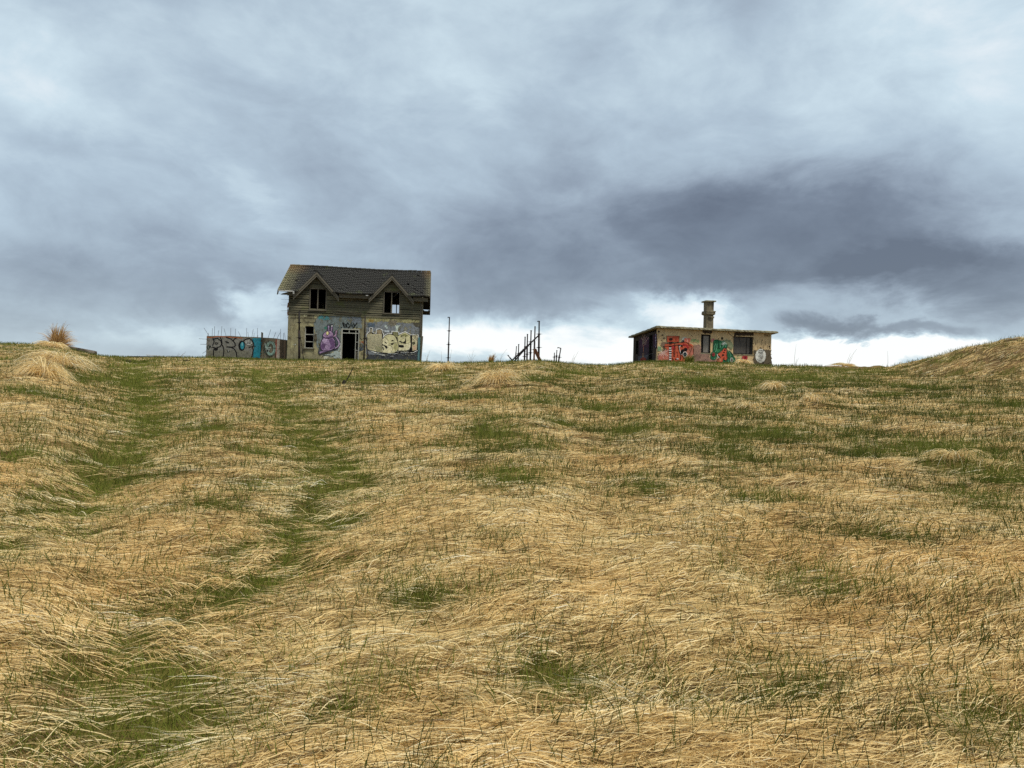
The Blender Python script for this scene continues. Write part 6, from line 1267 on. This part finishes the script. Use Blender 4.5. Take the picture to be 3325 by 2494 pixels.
tussock('small curled tussock left of the drooping mop',5.3,16.5,.32,.15,220,8,mat=STRAW)
tussock('pointed straw tussock below the right corner of the hut',8.3,23.6,.42,.2,260,9,mat=STRAW)
tussock('wide fanned tussock at the right above the dark green patch',5.6,9.4,.32,.13,300,10,mat=STRAW)
tussock('rounded straw mound in the middle under the prop row',-.5,23.0,.8,.36,520,11,mat=STRAW)
tussock('straw mound on the crest right of the house',-3.1,33.0,.8,.3,420,12,mat=STRAW)
tussock('tuft of straw on the crest right of the hut',21.3,47.4,.8,.2,300,14,mat=STRAW)
tussock('bent green tussock at the foot of the hut wall under the narrow window',11.6,49.0,.6,.55,320,15,'up',.1,'green_tussock',GREEN)
# ------------------------------------------------------------------ thin stems against the sky
def stems(label,x,y,pts,seed):
    b=Vector((x,y,float(height(x,y)))); o=MB()
    for p in pts: o.tube([(p[0]*.06,0,-.1),(p[0]*.3+p[2]*.3,.0,p[1]*.5),(p[0]*.5+p[2],.02,p[1])],[.010,.008,.004],5)
    m=o.build('dry_stem',M['rebar'] if seed%2 else M['stemcol'],None); m.location=b; return tag(m,label,'dry stem','thin dry stems on the skyline')
M['stemcol']=simple('dry_stem',(112,92,64),(146,124,88),9,.9,(1,1,1),0,0)
stems('forked dry stem just right of the house',-6.0,52.0,[(0,.75,.10),(.05,.55,-.12),(.1,.9,.16)],0)
stems('single dry stem left of the lone pole',-4.85,50.8,[(0,.85,-.04)],0)
stems('curved dry stem right of the lone pole',-4.25,50.4,[(0,1.0,.10)],0)
stems('fan of dry stems between lone pole and prop row',-2.8,50.0,[(0,.7,-.15),(.1,.9,.1),(.2,.6,.2),(-.3,.5,-.1)],0)
stems('slanting dry stem left of the leaning beams',-.9,49.2,[(0,.95,.5),(.1,.5,.2),(-.2,.4,-.05)],0)
stems('pair of dry stems right of the bent prop',3.9,49.5,[(0,.7,.2),(.2,.5,.1),(.6,.9,.15)],0)
stems('tall thin stem at the right corner of the hut',18.9,50.0,[(0,1.5,.12),(.35,.5,0),(.5,.6,.06)],0)
stems('loose group of tall stems right of the hut',21.8,48.6,[(0,.9,.25),(.3,1.2,.5),(.6,.7,.1)],0)
stems('lone tall stem halfway to the right knoll',24.2,48.0,[(0,1.15,-.03)],0)
stems('few short stems on the skyline left of the garden wall',-23.6,52.4,[(0,.4,.08),(.4,.35,-.05),(.9,.45,.1),(1.3,.5,-.1)],0)
# ================================================================== sky, sun, camera
w=bpy.data.worlds.new('World'); scene.world=w; w.use_nodes=True; nt=w.node_tree; N=nt.nodes; N.clear(); LK=nt.links.new
def mk(op,a,b=None,c=None):
    n=N.new('ShaderNodeMath'); n.operation=op
    for i,v in enumerate((a,b,c)):
        if v is None: continue
        if isinstance(v,(int,float)): n.inputs[i].default_value=v
        else: LK(v,n.inputs[i])
    return n.outputs[0]
tc=N.new('ShaderNodeTexCoord'); sp=N.new('ShaderNodeSeparateXYZ'); LK(tc.outputs['Generated'],sp.inputs[0])
X_,Y_,Z_=sp.outputs
zc=mk('MAXIMUM',Z_,0.0); den=mk('ADD',zc,.16)
cb=N.new('ShaderNodeCombineXYZ'); LK(mk('DIVIDE',X_,den),cb.inputs[0]); LK(mk('DIVIDE',Y_,den),cb.inputs[1])
def wnoise(scale,detail,rough,dist,loc=(0,0,0),sc=(1,1,1),src=None):
    m=N.new('ShaderNodeMapping'); m.inputs['Location'].default_value=loc; m.inputs['Scale'].default_value=sc; LK(src or cb.outputs[0],m.inputs[0])
    n=N.new('ShaderNodeTexNoise'); n.inputs['Scale'].default_value=scale; n.inputs['Detail'].default_value=detail; n.inputs['Roughness'].default_value=rough; n.inputs['Distortion'].default_value=dist; LK(m.outputs[0],n.inputs[0]); return n
big=wnoise(.55,3,.5,.3,(3.2,1.1,0)).outputs['Fac']; mid=wnoise(1.5,6,.55,.6,(7.1,3.3,2)).outputs['Fac']; fin=wnoise(4.0,5,.6,.8,(1.7,9.3,5),(1,.7,1)).outputs['Fac']
az=mk('ARCTAN2',X_,Y_); el=mk('ARCSINE',Z_)
wr=wnoise(6.5,8,.62,.3,(0,0,0),(1,1,2.2),tc.outputs['Generated']); ws=N.new('ShaderNodeSeparateColor'); LK(wr.outputs['Color'],ws.inputs[0])
az=mk('ADD',az,mk('MULTIPLY',mk('SUBTRACT',ws.outputs[0],.5),.20)); el2=mk('ADD',el,mk('MULTIPLY',mk('SUBTRACT',ws.outputs[1],.5),.095))
ae=N.new('ShaderNodeCombineXYZ'); LK(az,ae.inputs[0]); LK(el2,ae.inputs[1])
v=mk('ADD',.57,mk('MULTIPLY',mk('SUBTRACT',big,.5),.10)); bil=wnoise(5.0,7,.56,.35,(2.2,5.1,1.0),(1,1,1.9),tc.outputs['Generated']).outputs['Fac']; bil2=wnoise(13.,6,.6,.5,(4.2,1.1,6.0),(1,1,1.7),tc.outputs['Generated']).outputs['Fac']
v=mk('ADD',v,mk('MULTIPLY',mk('SUBTRACT',mid,.5),.10)); v=mk('ADD',v,mk('MULTIPLY',mk('SUBTRACT',bil,.5),.62)); v=mk('ADD',v,mk('MULTIPLY',mk('SUBTRACT',bil2,.5),.22))
for a,e,sa,se,rot,amp in BLOBS:
    m=N.new('ShaderNodeMapping'); m.vector_type='TEXTURE'; m.inputs['Location'].default_value=(a,e,0); m.inputs['Rotation'].default_value=(0,0,rot); m.inputs['Scale'].default_value=(sa,se,1); LK(ae.outputs[0],m.inputs[0])
    d=N.new('ShaderNodeVectorMath'); d.operation='DOT_PRODUCT'; LK(m.outputs[0],d.inputs[0]); LK(m.outputs[0],d.inputs[1])
    v=mk('MULTIPLY_ADD',mk('EXPONENT',mk('MULTIPLY',mk('POWER',d.outputs['Value'],1.7 if abs(amp)>.25 else 1.1),-1.)),amp,v)
rp=N.new('ShaderNodeValToRGB'); LK(v,rp.inputs[0]); E=rp.color_ramp.elements
ST=[(.0,(94,101,114)),(.2,(119,129,143)),(.4,(149,162,176)),(.6,(178,195,208)),(.78,(206,224,233)),(1.,(253,255,255))]
while len(E)<len(ST): E.new(.5)
for i,(p,c) in enumerate(ST): E[i].position=p; E[i].color=lin(c)
sun=Vector((.44,-.28,1.0)).normalized()
sk=N.new('ShaderNodeTexSky'); sk.sky_type='NISHITA'; sk.sun_disc=False; sk.sun_elevation=math.asin(sun.z); sk.sun_rotation=math.atan2(sun.x,sun.y)
b1=N.new('ShaderNodeBackground'); LK(rp.outputs[0],b1.inputs[0]); b1.inputs[1].default_value=.345
b2=N.new('ShaderNodeBackground'); LK(sk.outputs[0],b2.inputs[0]); b2.inputs[1].default_value=.08
mx=N.new('ShaderNodeMixShader'); mx.inputs[0].default_value=.08; LK(b1.outputs[0],mx.inputs[1]); LK(b2.outputs[0],mx.inputs[2])
ow=N.new('ShaderNodeOutputWorld'); LK(mx.outputs[0],ow.inputs[0])
ld=bpy.data.lights.new('sun','SUN'); ld.energy=1.5; ld.angle=math.radians(11); ld.color=(1,.94,.83); lo=bpy.data.objects.new('sun',ld); COL.objects.link(lo); lo.rotation_euler=sun.to_track_quat('Z','Y').to_euler()
cd=bpy.data.cameras.new('camera'); cam=bpy.data.objects.new('camera',cd); COL.objects.link(cam); cd.sensor_width=36; cd.lens=26.19; cd.clip_start=.05; cd.clip_end=9000
P_,R_=math.radians(1.0),.028; r0=Vector((1,0,0));f0=Vector((0,math.cos(P_),math.sin(P_)));u0=Vector((0,-math.sin(P_),math.cos(P_)))
r_=r0*math.cos(R_)+u0*math.sin(R_); u_=u0*math.cos(R_)-r0*math.sin(R_)
cam.matrix_world=Matrix(((r_.x,u_.x,-f0.x,0),(r_.y,u_.y,-f0.y,0),(r_.z,u_.z,-f0.z,1.65),(0,0,0,1))); scene.camera=cam
scene.view_settings.view_transform='Standard'; scene.view_settings.look='None'; scene.view_settings.exposure=1.55; scene.view_settings.gamma=1
scene.render.engine='CYCLES'; c=scene.cycles; c.max_bounces=6; c.diffuse_bounces=3; c.glossy_bounces=2; c.transmission_bounces=3; c.transparent_max_bounces=16; c.use_denoising=False
